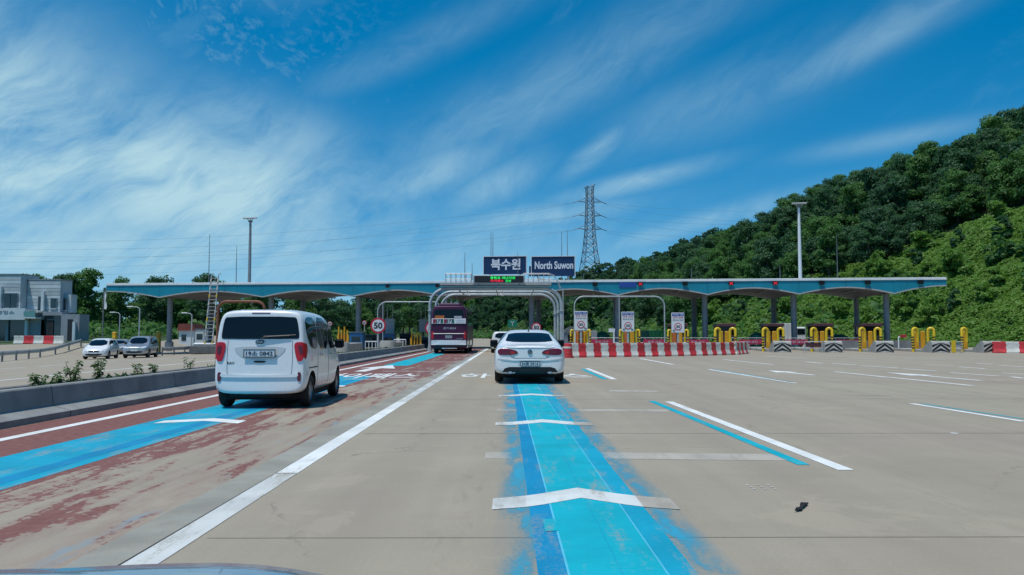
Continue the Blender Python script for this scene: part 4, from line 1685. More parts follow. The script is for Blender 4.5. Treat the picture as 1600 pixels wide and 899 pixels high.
def hatch_stations(L, w, H):
    return [(.05, .12, w * .72, w * .78, w * .74, w * .56, .36, .60, .95, H * .86), (.08, .12, w * .82, w * .90, w * .86, w * .66, .30, .60, .97, H * .92),
            (.2, .10, w * .87, w * .97, w * .93, w * .70, .25, .60, .98, H * .95), (.6, .04, w * .9, w, w * .965, w * .72, .22, .6, .97, H * .99),
            (1.3, 0, w * .9, w, w * .965, w * .72, .2, .6, .96, H + .01), (2.0, 0, w * .9, w, w * .96, w * .71, .2, .6, .94, H), (2.6, 0, w * .9, w, w * .955, w * .69, .2, .6, .92, H * .91),
            (3.1, 0, w * .9, w, w * .95, w * .68, .2, .59, .90, H * .755), (3.5, 0, w * .9, w, w * .93, w * .70, .2, .58, .85, .98), (L - .35, 0, w * .87, w * .97, w * .9, w * .7, .2, .54, .76, .86),
            (L - .08, 0, w * .80, w * .9, w * .84, w * .64, .23, .50, .68, .76), (L, 0, w * .66, w * .74, w * .68, w * .5, .28, .46, .6, .66)]


def other_car(name, kind, loc, rz, paint, label, cat, front=True, group=None):
    L, w, H = {'suv': (4.4, .93, 1.69), 'hatch': (4.15, .90, 1.58), 'saloon': (4.7, .92, 1.46)}[kind]
    st_ = {'suv': suv_stations, 'hatch': hatch_stations, 'saloon': saloon_stations}[kind](L, w, H)
    root = empty(name, loc, rz, label, cat, group)
    me = loft(st_, 2)
    bv = bvh_of(me)
    me.materials.append(M[paint])
    r = .35 if kind == 'suv' else .315
    ax = (.85, L - .85)
    link('body', cut_arches(me, tuple((a, r) for a in ax), r + .045, w, .26), None, root)
    zb = {'suv': 1.10, 'hatch': 1.02, 'saloon': 1.02}[kind]
    for side in ('right', 'left'):
        patch('side_window', [(.55, zb + .05), (1.5, zb - .02), (1.5, H - .12), (.85, H - .15)], side, bv, 'glass_dark', root, .008, 4, 1)
        patch('side_window', [(1.58, zb - .02), (2.95, zb - .04), (2.45, H - .18), (1.58, H - .12)], side, bv, 'glass_dark', root, .008, 4, 1)
    patch('windscreen', [(-.66, zb), (.66, zb), (.56, H - .12), (-.56, H - .12)], 'front', bv, 'glass_dark', root, .01, 5, 1)
    patch('rear_window', [(-.62, zb + .05), (.62, zb + .05), (.54, H - .12), (-.54, H - .12)], 'rear', bv, 'glass_dark', root, .01, 5, 1)
    hz = {'suv': .80, 'hatch': .68, 'saloon': .68}[kind]
    for s in (-1, 1):
        ol = [(s * .46, hz - .02), (s * .60, hz + .09), (s * .80, hz + .13), (s * .82, hz + .02), (s * .62, hz - .06)]
        patch('head_lamp', ol if s > 0 else ol[::-1], 'front', bv, 'lamp_clear', root, .014, 3, 1)
        tz = zb - .18
        ol = [(s * .60, tz + .12), (s * .80, tz + .12), (s * .82, tz - .15), (s * .66, tz - .12)]
        patch('tail_lamp', ol if s > 0 else ol[::-1], 'rear', bv, 'lamp_red', root, .012, 3, 1)
        for y in ax:
            wheel(root, s * (w - .13), y, r, .22, s, 5)
    patch('grille', [(-.40, hz - .03), (.40, hz - .03), (.34, hz - .13), (-.34, hz - .13)], 'front', bv, 'chrome' if kind == 'suv' else 'plastic_black', root, .012, 3, 1)
    patch('bumper_intake', [(-.62, hz - .24), (.62, hz - .24), (.52, hz - .40), (-.52, hz - .40)], 'front', bv, 'plastic_black', root, .012, 3, 1)
    p, nr = caster(bv, 'front')(0, hz - .2)
    MB().box((0, p.y + .012, hz - .20), (.48, .012, .11)).build('number_plate', 'plate_white', root)
    p, nr = caster(bv, 'rear')(0, zb - .28)
    MB().box((0, p.y - .014, zb - .28), (.48, .012, .11)).build('number_plate', 'plate_white', root)
    patch('rear_bumper_insert', [(-.7, .52), (.7, .52), (.72, .36), (-.72, .36)], 'rear', bv, 'plastic_black', root, .012, 3, 1)
    MB().box((0, L / 2, .24), (w * 1.6, L - .8, .14), bev=.04).build('underbody', 'under_black', root)
    mirrors(root, bv, 2.85, zb + .02, w, paint if kind != 'suv' else 'plastic_black', 1.1)
    if kind == 'suv':
        for s in (-1, 1):
            MB().tube([(s * .60, .6, H + .01), (s * .60, .7, H + .05), (s * .60, 2.0, H + .045), (s * .60, 2.2, H - .02)], .018, 6).build('roof_rail', 'plastic_black', root)
    return root


other_car('oncoming_suv', 'suv', (-29.7, 65.4, gz(-29.3, 63)), R(180 + 12), 'car_silver', 'silver SUV coming towards the camera on the far carriageway', 'car')
other_car('oncoming_hatchback', 'hatch', (-32.3, 64.2, gz(-31.8, 62)), R(180 + 13), 'car_white', 'white hatchback coming towards the camera, left of the silver SUV', 'car')
other_car('oncoming_saloon', 'saloon', (-39.4, 82.0, gz(-39, 80)), R(180 + 12), 'car_silver', 'grey car half hidden between the two nearer oncoming cars', 'car')
other_car('leading_suv', 'suv', (-.62, 56.3, .006), R(.5), 'car_white', 'white SUV ahead, half hidden behind the white saloon', 'car').scale = (.95, .95, .90)


# ---- purple express bus
def build_bus():
    root = empty('express_bus', (-4.27, 54.0, .006), R(.6), 'dark purple express coach with an advertising board on its tail', 'bus')
    w, L, H = 1.27, 11.5, 3.27
    S = [(.05, .02, w * .80, w * .84, w * .82, w * .70, .42, .9, 1.9, H * .965), (.08, .02, w * .90, w * .95, w * .93, w * .82, .34, .9, 1.9, H * .985), (.25, .02, w * .94, w * .995, w * .98, w * .86, .30, .9, 1.9, H),
         (.9, 0, w * .94, w, w * .985, w * .87, .28, .9, 1.9, H + .01), (5.5, 0, w * .94, w, w * .985, w * .87, .28, .9, 1.9, H + .01), (10.5, 0, w * .94, w, w * .985, w * .87, .28, .9, 1.9, H),
         (11.2, 0, w * .92, w * .98, w * .96, w * .83, .30, .9, 1.8, H * .97), (L, 0, w * .82, w * .86, w * .84, w * .68, .4, .9, 1.7, H * .86)]
    me = loft(S, 3)
    bv = bvh_of(me)
    me.materials.append(M['bus_purple'])
    link('body', cut_arches(me, ((2.9, .5), (8.6, .5)), .58, w, .4), None, root)
    patch('rear_window', [(-1.02, 2.38), (1.02, 2.38), (.98, 2.92), (.86, 2.99), (-.86, 2.99), (-.98, 2.92)], 'rear', bv, 'glass_dark', root, .01, 6, 1)
    for side in ('right', 'left'):
        for k in range(6):
            y0 = .9 + k * 1.62
            patch('side_window', [(y0, 1.95), (y0 + 1.52, 1.95), (y0 + 1.52, 2.85), (y0, 2.85)], side, bv, 'glass_dark', root, .01, 3, 1)
        patch('skirt_panel', [(.3, .42), (2.2, .42), (2.2, .86), (.3, .86)], side, bv, 'car_white', root, .01, 3, 0)
        patch('skirt_panel', [(3.6, .40), (7.9, .40), (7.9, .86), (3.6, .86)], side, bv, 'car_white', root, .01, 3, 0)
    p, nr = caster(bv, 'rear')(0, 2.2)
    ad = MB().box((0, 0, 0), (2.30, .03, .34), bev=.008).build('advert_board', 'sign_white', root, (0, p.y - .03, 2.20))
    for x, s in ((-.72, '1577'), (.02, '1577')):
        MB().box((x - .26, -.018, 0), (.17, .006, .27)).build('advert_block', 'sign_red', ad)
        MB().box((x + .28, -.018, 0), (.13, .006, .27)).build('advert_block', 'sign_green', ad)
        t = link('advert_lettering', text_mesh(s, .62, .24, .004, .035), 'sign_ink', ad, (x, -.022, 0))
    for k in range(2):
        MB().box((.78, -.018, .07 - .13 * k), (.56, .004, .05)).build('advert_print', 'sign_grey', ad)
    p, nr = caster(bv, 'rear')(0, 2.48)
    MB().box((-.62, p.y - .016, 2.48), (.62, .008, .20)).build('window_sticker', 'orange', root)
    MB().box((.62, p.y - .016, 2.48), (.52, .008, .13)).build('window_sticker', 'sign_grey', root)
    p, nr = caster(bv, 'rear')(0, 1.7)
    link('fleet_number', text_mesh('경기 8024', .86, .17, .006, .01), 'sign_grey', root, (.05, p.y - .008, 1.72))
    line_on('tail_strip', [(-1.05, 1.35), (1.05, 1.35)], 'rear', bv, 'galv', root, .03)
    p, nr = caster(bv, 'rear')(0, 1.15)
    MB().box((0, p.y - .012, 1.14), (.46, .01, .20)).build('number_plate', 'facade_grey', root)
    for s in (-1, 1):
        ol = [(s * 1.0, 1.50), (s * 1.16, 1.50), (s * 1.17, .98), (s * 1.02, .98)]
        patch('tail_lamp', ol if s > 0 else ol[::-1], 'rear', bv, 'lamp_red', root, .012, 3, 1)
        for y in (2.9, 8.6):
            wheel(root, s * (w - .2), y, .50, .30, s, 8)
    patch('rear_bumper', [(-1.15, .92), (1.15, .92), (1.17, .60), (-1.17, .60)], 'rear', bv, 'car_white', root, .03, 4, 0)
    patch('bumper_lower', [(-1.06, .57), (1.06, .57), (.98, .33), (-.98, .33)], 'rear', bv, 'plastic_black', root, .012, 3, 0)
    MB().box((.05, .0, .36), (1.05, .06, .06), bev=.02).build('tow_bar', 'chrome', root)
    patch('windscreen', [(-1.0, 1.4), (1.0, 1.4), (.9, 2.7), (-.9, 2.7)], 'front', bv, 'glass_dark', root, .01, 5, 1)
    MB().box((0, 5.7, .35), (2.0, 9.8, .25), bev=.05).build('underbody', 'under_black', root)
    for y in (2.2, 6.5):
        MB().box((0, y, H + .08), (1.5, 2.2, .2), bev=.08).build('roof_unit', 'bus_purple', root)
    t = link('maker_badge', text_mesh('UNIVERSE', .42, .05, .004, .02), 'chrome', root)
    p, nr = caster(bv, 'rear')(.72, 1.02)
    t.location = (.72, p.y - .006, 1.02)
    return root


build_bus()

# ---- bonnet of the car the picture is taken from
mb = MB()
nx, ny = 22, 10
for j in range(ny + 1):
    for i in range(nx + 1):
        u = i / nx * 2 - 1
        t = j / ny
        x = -.56 + u * .78
        edge = 1.62 - .22 * u * u - .05 * max(0, u) ** 3
        y = .95 + (edge - .95) * t
        z = .893 - .26 * max(0, u) ** 2 - .03 * min(0, u) ** 2 - .030 * t * t - .06 * max(0, t - .86) ** 2 * 30 + .012 * math.exp(-((abs(u) - .55) / .12) ** 2)
        mb.v.append((x, y, z))
for j in range(ny):
    for i in range(nx):
        a = j * (nx + 1) + i
        mb.f.append((a, a + 1, a + nx + 2, a + nx + 1))
k = len(mb.v)
mb.v += [(x, y, z - .05) for x, y, z in mb.v]
mb.f += [tuple(k + q for q in f[::-1]) for f in mb.f]
for i in range(nx):
    a = ny * (nx + 1) + i
    mb.f.append((a, a + 1, k + a + 1, k + a))
    mb.f.append((i, k + i, k + i + 1, i + 1))
for j in range(ny):
    for c_ in (0, nx):
        a, b = j * (nx + 1) + c_, (j + 1) * (nx + 1) + c_
        mb.f.append((a, b, k + b, k + a))
o = mb.build('car_bonnet', 'hood_paint', smooth=True)
tag(o, 'blue bonnet edge of the car carrying the camera, along the bottom', 'bonnet')

# ================================================================== TOLL PLAZA
CA = Vector((-38.6, 76.0))
CB = Vector((36.9, 67.8))
CU = (CB - CA).normalized()
CN = Vector((-CU.y, CU.x))
CANG = math.atan2(CU.y, CU.x)
CLEN = (CB - CA).length


def ct(px_, v=0.0):
    """distance along the canopy front (offset v behind it) at the measured bearing"""
    k = (px_ - 800) / F
    a = CA + CN * v
    return (k * a.y - a.x) / (CU.x - k * CU.y)


def cp(px_, v=0.0):
    p = CA + CN * v + CU * ct(px_, v)
    return Vector((p.x, p.y, 0))


def cz(px_, py, v=0.0):
    p = cp(px_, v)
    return W(px_, py, p.y).z


TOP, CAPH, ZLOW, ZCR = 6.16, .21, 4.86, 5.42
canopy = empty('toll_canopy', (CA.x, CA.y, 0), CANG, 'long blue and white toll canopy with a scalloped arched front edge on grey columns', 'canopy')
LOW = [ct(p) for p in (248, 410, 550, 690, 828, 966, 1106, 1249, 1398)]
ends = [0.0] + LOW + [CLEN]


def arch(t, i):
    a, b = ends[i], ends[i + 1]
    if i == 0:
        s = (t - a) / (b - a)
        return ZCR + .05 - (ZCR + .05 - ZLOW) * s ** 1.9
    if i == len(ends) - 2:
        s = (t - a) / (b - a)
        return ZLOW + (ZCR + .10 - ZLOW) * (1 - (1 - s) ** 1.9)
    s = (t - a) / (b - a) * 2 - 1
    return ZCR - (ZCR - ZLOW) * abs(s) ** 1.75


for i in range(len(ends) - 1):
    a, b = ends[i], ends[i + 1]
    n = 18
    ts = [a + (b - a) * k / n for k in range(n + 1)]
    zs = [arch(t, i) for t in ts]
    g_ = .012
    lo = [(t + (g_ if k == 0 else -g_ if k == n else 0), z) for k, (t, z) in enumerate(zip(ts, zs))]
    for q in range(4):
        p0, p1 = a + (b - a) * q / 4, a + (b - a) * (q + 1) / 4
        t2 = [p0 + .008 + (p1 - p0 - .016) * k / 6 for k in range(7)]
        MB().prism([(t, arch(t, i)) for t in t2] + [(t2[-1], TOP - CAPH), (t2[0], TOP - CAPH)], 0 + .006 * (q % 2), .14).build('fascia_panel', 'fascia_blue', canopy)
    tr = [(t, z - .012) for t, z in zip(ts, zs)]
    MB().prism(tr + [(t, z - .10) for t, z in reversed(tr)], -.05, .22).build('arch_trim', 'trim_grey', canopy)
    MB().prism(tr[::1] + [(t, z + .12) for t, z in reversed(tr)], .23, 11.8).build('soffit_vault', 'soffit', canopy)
    MB().prism([(t, z - .012) for t, z in zip(ts, zs)] + [(b, TOP - .3), (a, TOP - .3)], 11.82, 11.98).build('rear_fascia_panel', 'fascia_blue', canopy)
    for k in ((.3,), (.72,)):
        t = a + (b - a) * k[0]
        zz = arch(t, i)
        MB().box((t, 5.0, zz - .085), (.10, 4.2, .06)).build('light_strip', 'trim_grey', canopy)
nb = 12
for k in range(nb):
    a, b = CLEN * k / nb, CLEN * (k + 1) / nb
    MB().box(((a + b) / 2, .09, TOP - CAPH / 2 + .004), (b - a - .014, .30, CAPH), bev=.012).build('roof_edge_capping', 'fascia_white', canopy)
MB().box((CLEN / 2, 6.1, TOP - .16), (CLEN - .1, 11.6, .12)).build('roof_deck', 'trim_grey', canopy)
for t in LOW:
    tt = t * 1
    for v, nm in ((2.0, 'column'), (10.2, 'column')):
        MB().lathe([(.255, -.3), (.255, ZLOW - .02)], 'z', 18).build(nm, 'column_paint', canopy, (tt, v, 0), smooth=True)
        MB().lathe([(.40, -.05), (.40, .55), (.32, .62)], 'z', 18).build('column_base', 'concrete', canopy, (tt, v, 0), smooth=True)

# lightning rods and aerials on the roof
for px_, yt, v in ((325, 366, 5), (368, 384, 6), (726, 394, 2), (737.5, 411, 3), (767, 362, 4), (770, 364, 4.2), (809, 394, 1.0), (878, 362, 5), (887, 360, 5), (1310, 366, 6), (1081, 420, 5), (1220, 415, 5)):
    p = cp(px_, v)
    z1 = W(px_, yt, p.y).z
    o = MB().tube([(0, 0, 0), (0, 0, (z1 - TOP) * .55), (0, 0, z1 - TOP + .1)], [.045, .035, .018], 6).build('roof_rod', 'steel_dark', None, (p.x, p.y, TOP - .1))
    nm = {325: 'tallest thin rod on the canopy roof above the ladder', 368: 'shorter thin rod right of the ladder on the canopy roof', 726: 'thin rod above the bus on the canopy roof',
          737.5: 'short faint rod just left of the Korean name sign', 767: 'left rod of the close pair behind the Korean name sign', 770: 'right rod of the close pair behind the Korean name sign',
          809: 'thin rod standing in front of the Korean name sign', 878: 'left rod of the pair behind the English name sign', 887: 'right rod of the pair behind the English name sign',
          1310: 'thin rod on the canopy roof right of the tall lamp mast', 1081: 'faint short rod on the canopy roof before the wooded hill', 1220: 'faint rod just left of the tall lamp mast on the roof'}[px_]
    tag(o, nm, 'rod', 'rods on the canopy roof')

# lane signals on the fascia
for px_, lit in ((605, 0), (683, 0), (930, 0), (1001, 1), (1071, 0), (1143, 1), (1212, 1), (1285, 0), (1357, 0), (1440, 0)):
    p = cp(px_, -.20)
    r = empty('lane_signal', (p.x, p.y, 5.74), CANG)
    tag(r, {605: 'dim lane signal box on the fascia over the first round speed sign', 683: 'dim lane signal box on the fascia behind the gantry leg', 930: 'dark lane signal box on the fascia beside the blue plate',
            1001: 'red cross lane signal just right of the blue plate', 1071: 'dark lane signal box between two lit red crosses', 1143: 'red cross lane signal above the middle of the booths',
            1212: 'red cross lane signal left of the tall mast', 1285: 'dark lane signal box right of the tall mast', 1357: 'second dark lane signal from the canopy end',
            1440: 'last lane signal box at the end of the canopy'}[px_], 'signal', 'lane signals on the fascia')
    if px_ > 900:
        MB().box((0, 0, 0), (.44, .22, .34), bev=.02).build('housing', 'booth_maroon' if lit else 'plastic_black', r)
        MB().box((0, -.16, .185), (.50, .34, .025)).build('visor', 'steel_dark', r)
    else:
        MB().box((0, 0, -.02), (.36, .16, .30), bev=.02).build('housing', 'booth_maroon', r)
        MB().box((0, -.10, .15), (.40, .20, .025)).build('visor', 'fascia_blue', r)
    if lit:
        x_ = MB()
        for s in (-1, 1):
            x_.tube([(-.13, -.118, -.11 * s), (.13, -.118, .11 * s)], .028, 6)
        x_.build('cross_light', 'led_red', r)
    else:
        MB().box((0, -.112 if px_ > 900 else -.085, -.01), (.26, .01, .2)).build('display', 'led_black', r)
p = cp(981, -.03)
o = MB().box((0, 0, 0), (1.48, .05, .47), bev=.01).build('blue_plate', 'sign_blue', None, (p.x, p.y, 5.70), CANG)
tag(o, 'plain deep blue rectangular plate fixed on the canopy fascia', 'plate')

# station name signs on the roof
def roof_sign(px0, px1, y0, y1, txt, tw, th, label, bold, rz=0.0):
    v = 1.4
    c = cp((px0 + px1) / 2, v)
    w = abs(ct(px1, v) - ct(px0, v))
    z1, z0 = W(px0, y0, c.y).z, W(px0, y1, c.y).z
    r = empty('name_sign', (c.x, c.y, TOP - .02), CANG, label, 'sign', 'station name signs')
    h = z1 - z0
    zc = (z0 + z1) / 2 - TOP
    MB().box((0, 0, zc), (w, .16, h), bev=.02).build('panel', 'sign_navy', r)
    fr = MB()
    fr.box((0, -.02, zc + h / 2 + .03), (w + .14, .24, .06))
    for s in (-1, 1):
        fr.box((s * (w / 2 + .04), -.02, zc), (.055, .24, h - .002))
    fr.build('frame', 'sign_frame', r)
    link('lettering', text_mesh(txt, w * tw, h * th, .03, bold), 'sign_letter', r, (.02 * w, -.098, zc + h * .06))
    for s in (-.36, .36):
        MB().box((s * w, .1, (z0 - TOP) / 2 - .02), (.14, .14, z0 - TOP + .1)).build('post', 'galv', r)
    return r, w, h, zc


roof_sign(756, 822, 401, 428.5, '북수원', .70, .64, 'navy roof sign with the Korean station name in white', .03)
r, w, h, zc = roof_sign(831, 898, 401, 431.5, 'North Suwon', .90, .40, 'navy roof sign with the English station name North Suwon', .028)
MB().box((-w / 2 - .15, .05, zc - .42), (.22, .1, h - .85)).build('side_panel', 'sign_navy', r)

# ------------------------------------------------------------------ enforcement gantry of three bent pipes
gan = empty('pipe_gantry', (-1.22, 60.0, 0), 0, 'grey gantry of three bent steel pipes arching over the two fast lanes', 'gantry')


def bent(parent, name, hw, zt, y, r, rad, mtl='steel'):
    pts = [(-hw, y, -.1), (-hw, y, zt - rad)]
    for k in range(1, 9):
        a = PI / 2 * k / 8
        pts.append((-hw + rad - rad * math.cos(a), y, zt - rad + rad * math.sin(a)))
    m_ = [(-x, yy_, z) for x, yy_, z in reversed(pts)]
    return MB().tube(pts + m_, r, 12).build(name, mtl, parent, smooth=True)


for y in (0, 4.5, 9.0):
    bent(gan, 'pipe_arch', 4.92, 4.74, y, .125 if y == 0 else .105, 1.25)
    for s in (-1, 1):
        MB().lathe([(.30, -.02), (.30, .06), (.17, .07), (.17, .4)], 'z', 14).build('foot_plate', 'steel', gan, (s * 4.92, y, 0), smooth=True)
        MB().lathe([(.19, 0), (.19, .07)], 'z', 14).build('flange', 'galv', gan, (s * 4.92, y, 3.05), smooth=True)
for x in (-2.9, 0, 2.9):
    MB().tube([(x, 0, 4.74), (x, 9, 4.74)], .05, 8).build('cross_tie', 'steel', gan)
MB().box((0, -.05, 4.96), (8.3, .85, .05)).build('walkway', 'galv', gan)
MB().box((0, -.46, 5.05), (8.3, .03, .22)).build('kick_plate', 'trim_grey', gan)
for s in (-1, 1):
    hr = MB()
    x0, x1 = (-3.75, -1.85) if s < 0 else (2.05, 4.6)
    for yv in (-.42, .34):
        hr.tube([(x0, yv, 5.86), (x1 - (.6 if s > 0 else 0), yv, 5.86)] + ([(x1 - .2, yv, 5.7), (x1 + .1, yv, 5.2), (x1 + .25, yv, 4.75)] if s > 0 else []), .025, 6)
        hr.tube([(x0, yv, 5.45), (x1 - (.3 if s > 0 else 0), yv, 5.45)], .02, 6)
        nn_ = 5
        for k in range(nn_ + 1):
            x = x0 + (x1 - x0 - (.6 if s > 0 else 0)) * k / nn_
            hr.tube([(x, yv, 4.97), (x, yv, 5.86)], .022, 6)
    hr.build('handrail', 'galv', gan)
MB().tube([(5.05, -.1, 4.8), (5.05, -.1, 0)], .045, 8).build('cable_pipe', 'galv', gan)
# variable message display standing on the gantry
vm = empty('message_display', (-1.22, 59.6, 4.99), 0, 'black LED message display with green and red Korean lettering on the gantry', 'display')
VX = .25
MB().box((VX, 0, .42), (3.86, .26, .64), bev=.02).build('housing', 'galv', vm)
MB().box((VX, -.145, .42), (3.66, .03, .50)).build('screen', 'led_black', vm)
link('green_lettering', text_mesh('통행료 재난지원', 1.85, .20, .006, .02), 'led_green', vm, (VX + .28, -.166, .53))
link('red_lettering', text_mesh('하이패스', .98, .19, .006, .02), 'led_red', vm, (VX - .15, -.166, .30))
link('green_lettering', text_mesh('감면', .42, .19, .006, .02), 'led_green', vm, (VX + .68, -.166, .30))
for s in (-1.5, 0, 1.5):
    MB().box((VX + s, .0, .03), (.10, .16, .14)).build('bracket', 'steel_dark', vm)
# cameras and readers under the gantry
for px_, lab in ((730.5, 'white enforcement camera pair under the gantry above the coach'), (784.5, 'white enforcement camera pair under the gantry above the white saloon')):
    q = W(px_, 457, 61.2)
    r = empty('enforcement_camera', (q.x, q.y, q.z), 0, lab, 'camera', 'cameras under the gantry')
    MB().tube([(0, 0, .1), (0, -.1, .46)], .03, 6).build('bracket', 'steel_dark', r)
    MB().box((0, -.1, .02), (.22, .38, .17), bev=.03).build('upper_housing', 'sign_white', r)
    MB().box((.12 if px_ < 760 else 0, -.1, -.20), (.24, .36, .13), bev=.03).build('lower_housing', 'sign_white', r)
    MB().lathe([(.05, 0), (.05, .02)], 'y', 10, (0, -.31, .02)).build('lens', 'glass_dark', r)
for px_, k in ((697, 0), (705, 1), (713, 2)):
    q = W(px_, 474.5, 69.2)
    r = empty('lane_reader', (q.x, q.y, q.z), 0, ('first', 'second', 'third')[k] + ' small white toll reader from the left above the coach roof', 'reader', 'readers over the lane')
    MB().box((0, 0, 0), (.14 if k < 2 else .38, .16, .40 if k < 2 else .22), bev=.03).build('housing', 'sign_white', r)
    MB().tube([(0, .1, .1), (0, .1, max(.3, 4.68 - q.z))], .025, 6).build('hanger', 'steel_dark', r)

# ------------------------------------------------------------------ height bars
def portal(px0, px1, ytop, Y_, r, mtl, label, posts=(), zb=0.0):
    a, b = W(px0, ytop, Y_), W(px1, ytop, Y_)
    root = empty('height_bar', ((a.x + b.x) / 2, Y_, zb), 0, label, 'height bar')
    hw, zt, rad = (b.x - a.x) / 2, a.z - zb, .75
    bent(root, 'bent_pipe', hw, zt, 0, r, rad, mtl)
    for p_ in posts:
        x = W(p_, ytop, Y_).x - root.location.x
        MB().tube([(x, 0, 0), (x, 0, zt)], r * .8, 8).build('post', mtl, root)
    for s in (-1, 1):
        MB().box((s * hw, 0, .02), (.35, .35, .05)).build('foot_plate', mtl, root)
    return root


portal(590.5, 690, 472, 66, .05, 'steel', 'thin grey height bar frame behind the first speed sign', (598.5,))
portal(897.5, 1038, 463.5, 64, .055, 'steel', 'thin grey height bar frame over the closed lanes on the right', (967.5,))
portal(341, 414, 471.5, 70, .12, 'rust_frame', 'rusty orange steel height bar frame behind the white van', (), -.4)


# ------------------------------------------------------------------ signs
def round_sign(px_, py, rpx, Y_, txt, label, zb=0.0, back=False):
    c = W(px_, py, Y_)
    rr = rpx * Y_ / F
    root = empty('speed_sign', (c.x, c.y, zb), 0, label, 'sign', 'round speed limit signs')
    z = c.z - zb
    MB().tube([(0, .06, -.05), (0, .06, z + rr * .7)], .055, 8).build('post', 'galv', root)
    MB().lathe([(rr * .98, .0), (rr, .012), (rr, .03)], 'y', 32, (0, -.03, z)).build('disc', 'sign_red', root)
    MB().lathe([(rr * .77, 0), (rr * .77, .01)], 'y', 32, (0, -.042, z)).build('field', 'sign_white', root)
    link('lettering', text_mesh(txt, rr * 1.12, rr * .82, .006, .035), 'sign_ink', root, (0, -.048, z))
    return root


round_sign(591, 509, 12.2, 62, '50', 'large round 50 speed limit sign on a post behind the median')
round_sign(675, 513, 11, 63, '50', 'round 50 speed limit sign half hidden by the left side of the coach')
round_sign(838, 512, 7.5, 72, '50', 'small round 50 speed limit sign above the roof of the white saloon')
round_sign(569.5, 504.5, 3.6, 96, '50', 'tiny faded round sign far behind the blue box', -.2)
round_sign(515.5, 506, 3.6, 96, '50', 'tiny pale round sign above the yellow frames right of the van', -.2)


def info_sign(px0, px1, y0, y1, Y_, label, two=False):
    a, b = W(px0, y0, Y_), W(px1, y1, Y_)
    w, h = b.x - a.x, a.z - b.z
    root = empty('information_sign', ((a.x + b.x) / 2, Y_, 0), 0, label, 'sign', 'information signs at the closed lanes')
    zc = (a.z + b.z) / 2
    pn = MB().box((0, 0, zc), (w, .06, h), bev=.015).build('panel', 'sign_white', root)
    pn2 = MB().box((0, -.032, zc + h * .40), (w * .90, .012, h * .135)).build('header', 'sign_blue', root)
    link('header_lettering', text_mesh('하이패스 전용', w * .78, h * .075, .004, .02), 'sign_white', pn2, (0, -.040, zc + h * .40))
    link('lettering', text_mesh('과속 단속', w * .84, h * .10, .004, .01), 'sign_red', root, (0, -.034, zc + h * .255))
    link('lettering', text_mesh('제한속도 엄수', w * .84, h * .08, .004, .0), 'sign_ink', root, (0, -.034, zc + h * .13))
    rr = w * .285
    MB().lathe([(rr, 0), (rr, .014)], 'y', 28, (0, -.044, zc - h * .20)).build('ring', 'sign_red', root)
    MB().lathe([(rr * .78, 0), (rr * .78, .012)], 'y', 28, (0, -.052, zc - h * .20)).build('ring_field', 'sign_white', root)
    link('lettering', text_mesh('30', rr * 1.1, rr * .75, .005, .03), 'sign_ink', root, (0, -.056, zc - h * .20))
    for s in ((-1, 1) if two else ((1,) if px0 < 950 else (-1,))):
        MB().tube([(s * rr * .8, -.05, zc - h * .20 - rr * .8), (s * w * .42, -.05, zc - h * .40)], w * .028, 6).build('arrow_mark', 'sign_ink', root)
    MB().box((0, .05, (zc - h * .3) / 2), (.14, .08, zc + h * .2), bev=.01).build('post', 'galv', root)
    return root


info_sign(897.5, 918, 486.5, 516.5, 60.5, 'white information sign with a 30 ring nearest the gantry legs')
info_sign(971, 991, 487.5, 518.5, 60, 'white information sign with a 30 ring between two yellow hoops', True)
info_sign(1049, 1069.5, 489, 520, 59.5, 'white information sign with a 30 ring farthest from the gantry')
# signs seen from the back, beyond the median
for px0, px1, y0, y1, Y_, lab in ((602, 616, 498, 523, 78, 'grey back of a tall lane sign right of the first speed sign'), (655, 667, 499, 519, 80, 'grey back of a lane sign beside the coach')):
    a, b = W(px0, y0, Y_), W(px1, y1, Y_)
    root = empty('lane_sign', ((a.x + b.x) / 2, Y_, 0), 0, lab, 'sign', 'lane signs seen from behind')
    MB().box((0, 0, (a.z + b.z) / 2), (b.x - a.x, .06, a.z - b.z), bev=.01).build('panel', 'sign_grey', root)
    for k in range(4):
        MB().box((0, -.045, b.z + (a.z - b.z) * (k + .5) / 4), (b.x - a.x - .1, .03, .06)).build('stiffener', 'galv', root)
    for s in (-.3, .3):
        MB().tube([(s * (b.x - a.x), .06, -.1), (s * (b.x - a.x), .06, 4.1)], .04, 6).build('post', 'galv', root)
a, b = W(793.5, 500, 150), W(808, 511.5, 150)
root = empty('direction_sign', ((a.x + b.x) / 2, 150, 0), 0, 'small green direction sign beside the road beyond the gantry', 'sign')
MB().box((0, 0, (a.z + b.z) / 2), (b.x - a.x, .08, a.z - b.z), bev=.02).build('panel', 'sign_green', root)
ar_ = MB().tube([(0, -.06, b.z + .2), (0, -.06, b.z + .7), (-.35, -.06, a.z - .25)], .05, 6)
ar_.tube([(0, -.06, b.z + .7), (.35, -.06, a.z - .25)], .05, 6)
ar_.build('arrow_mark', 'sign_white', root)
MB().tube([(-.4, .08, -.2), (-.4, .08, a.z)], .06, 6).build('post', 'galv', root)
MB().tube([(.4, .08, -.2), (.4, .08, a.z)], .06, 6).build('post', 'galv', root)


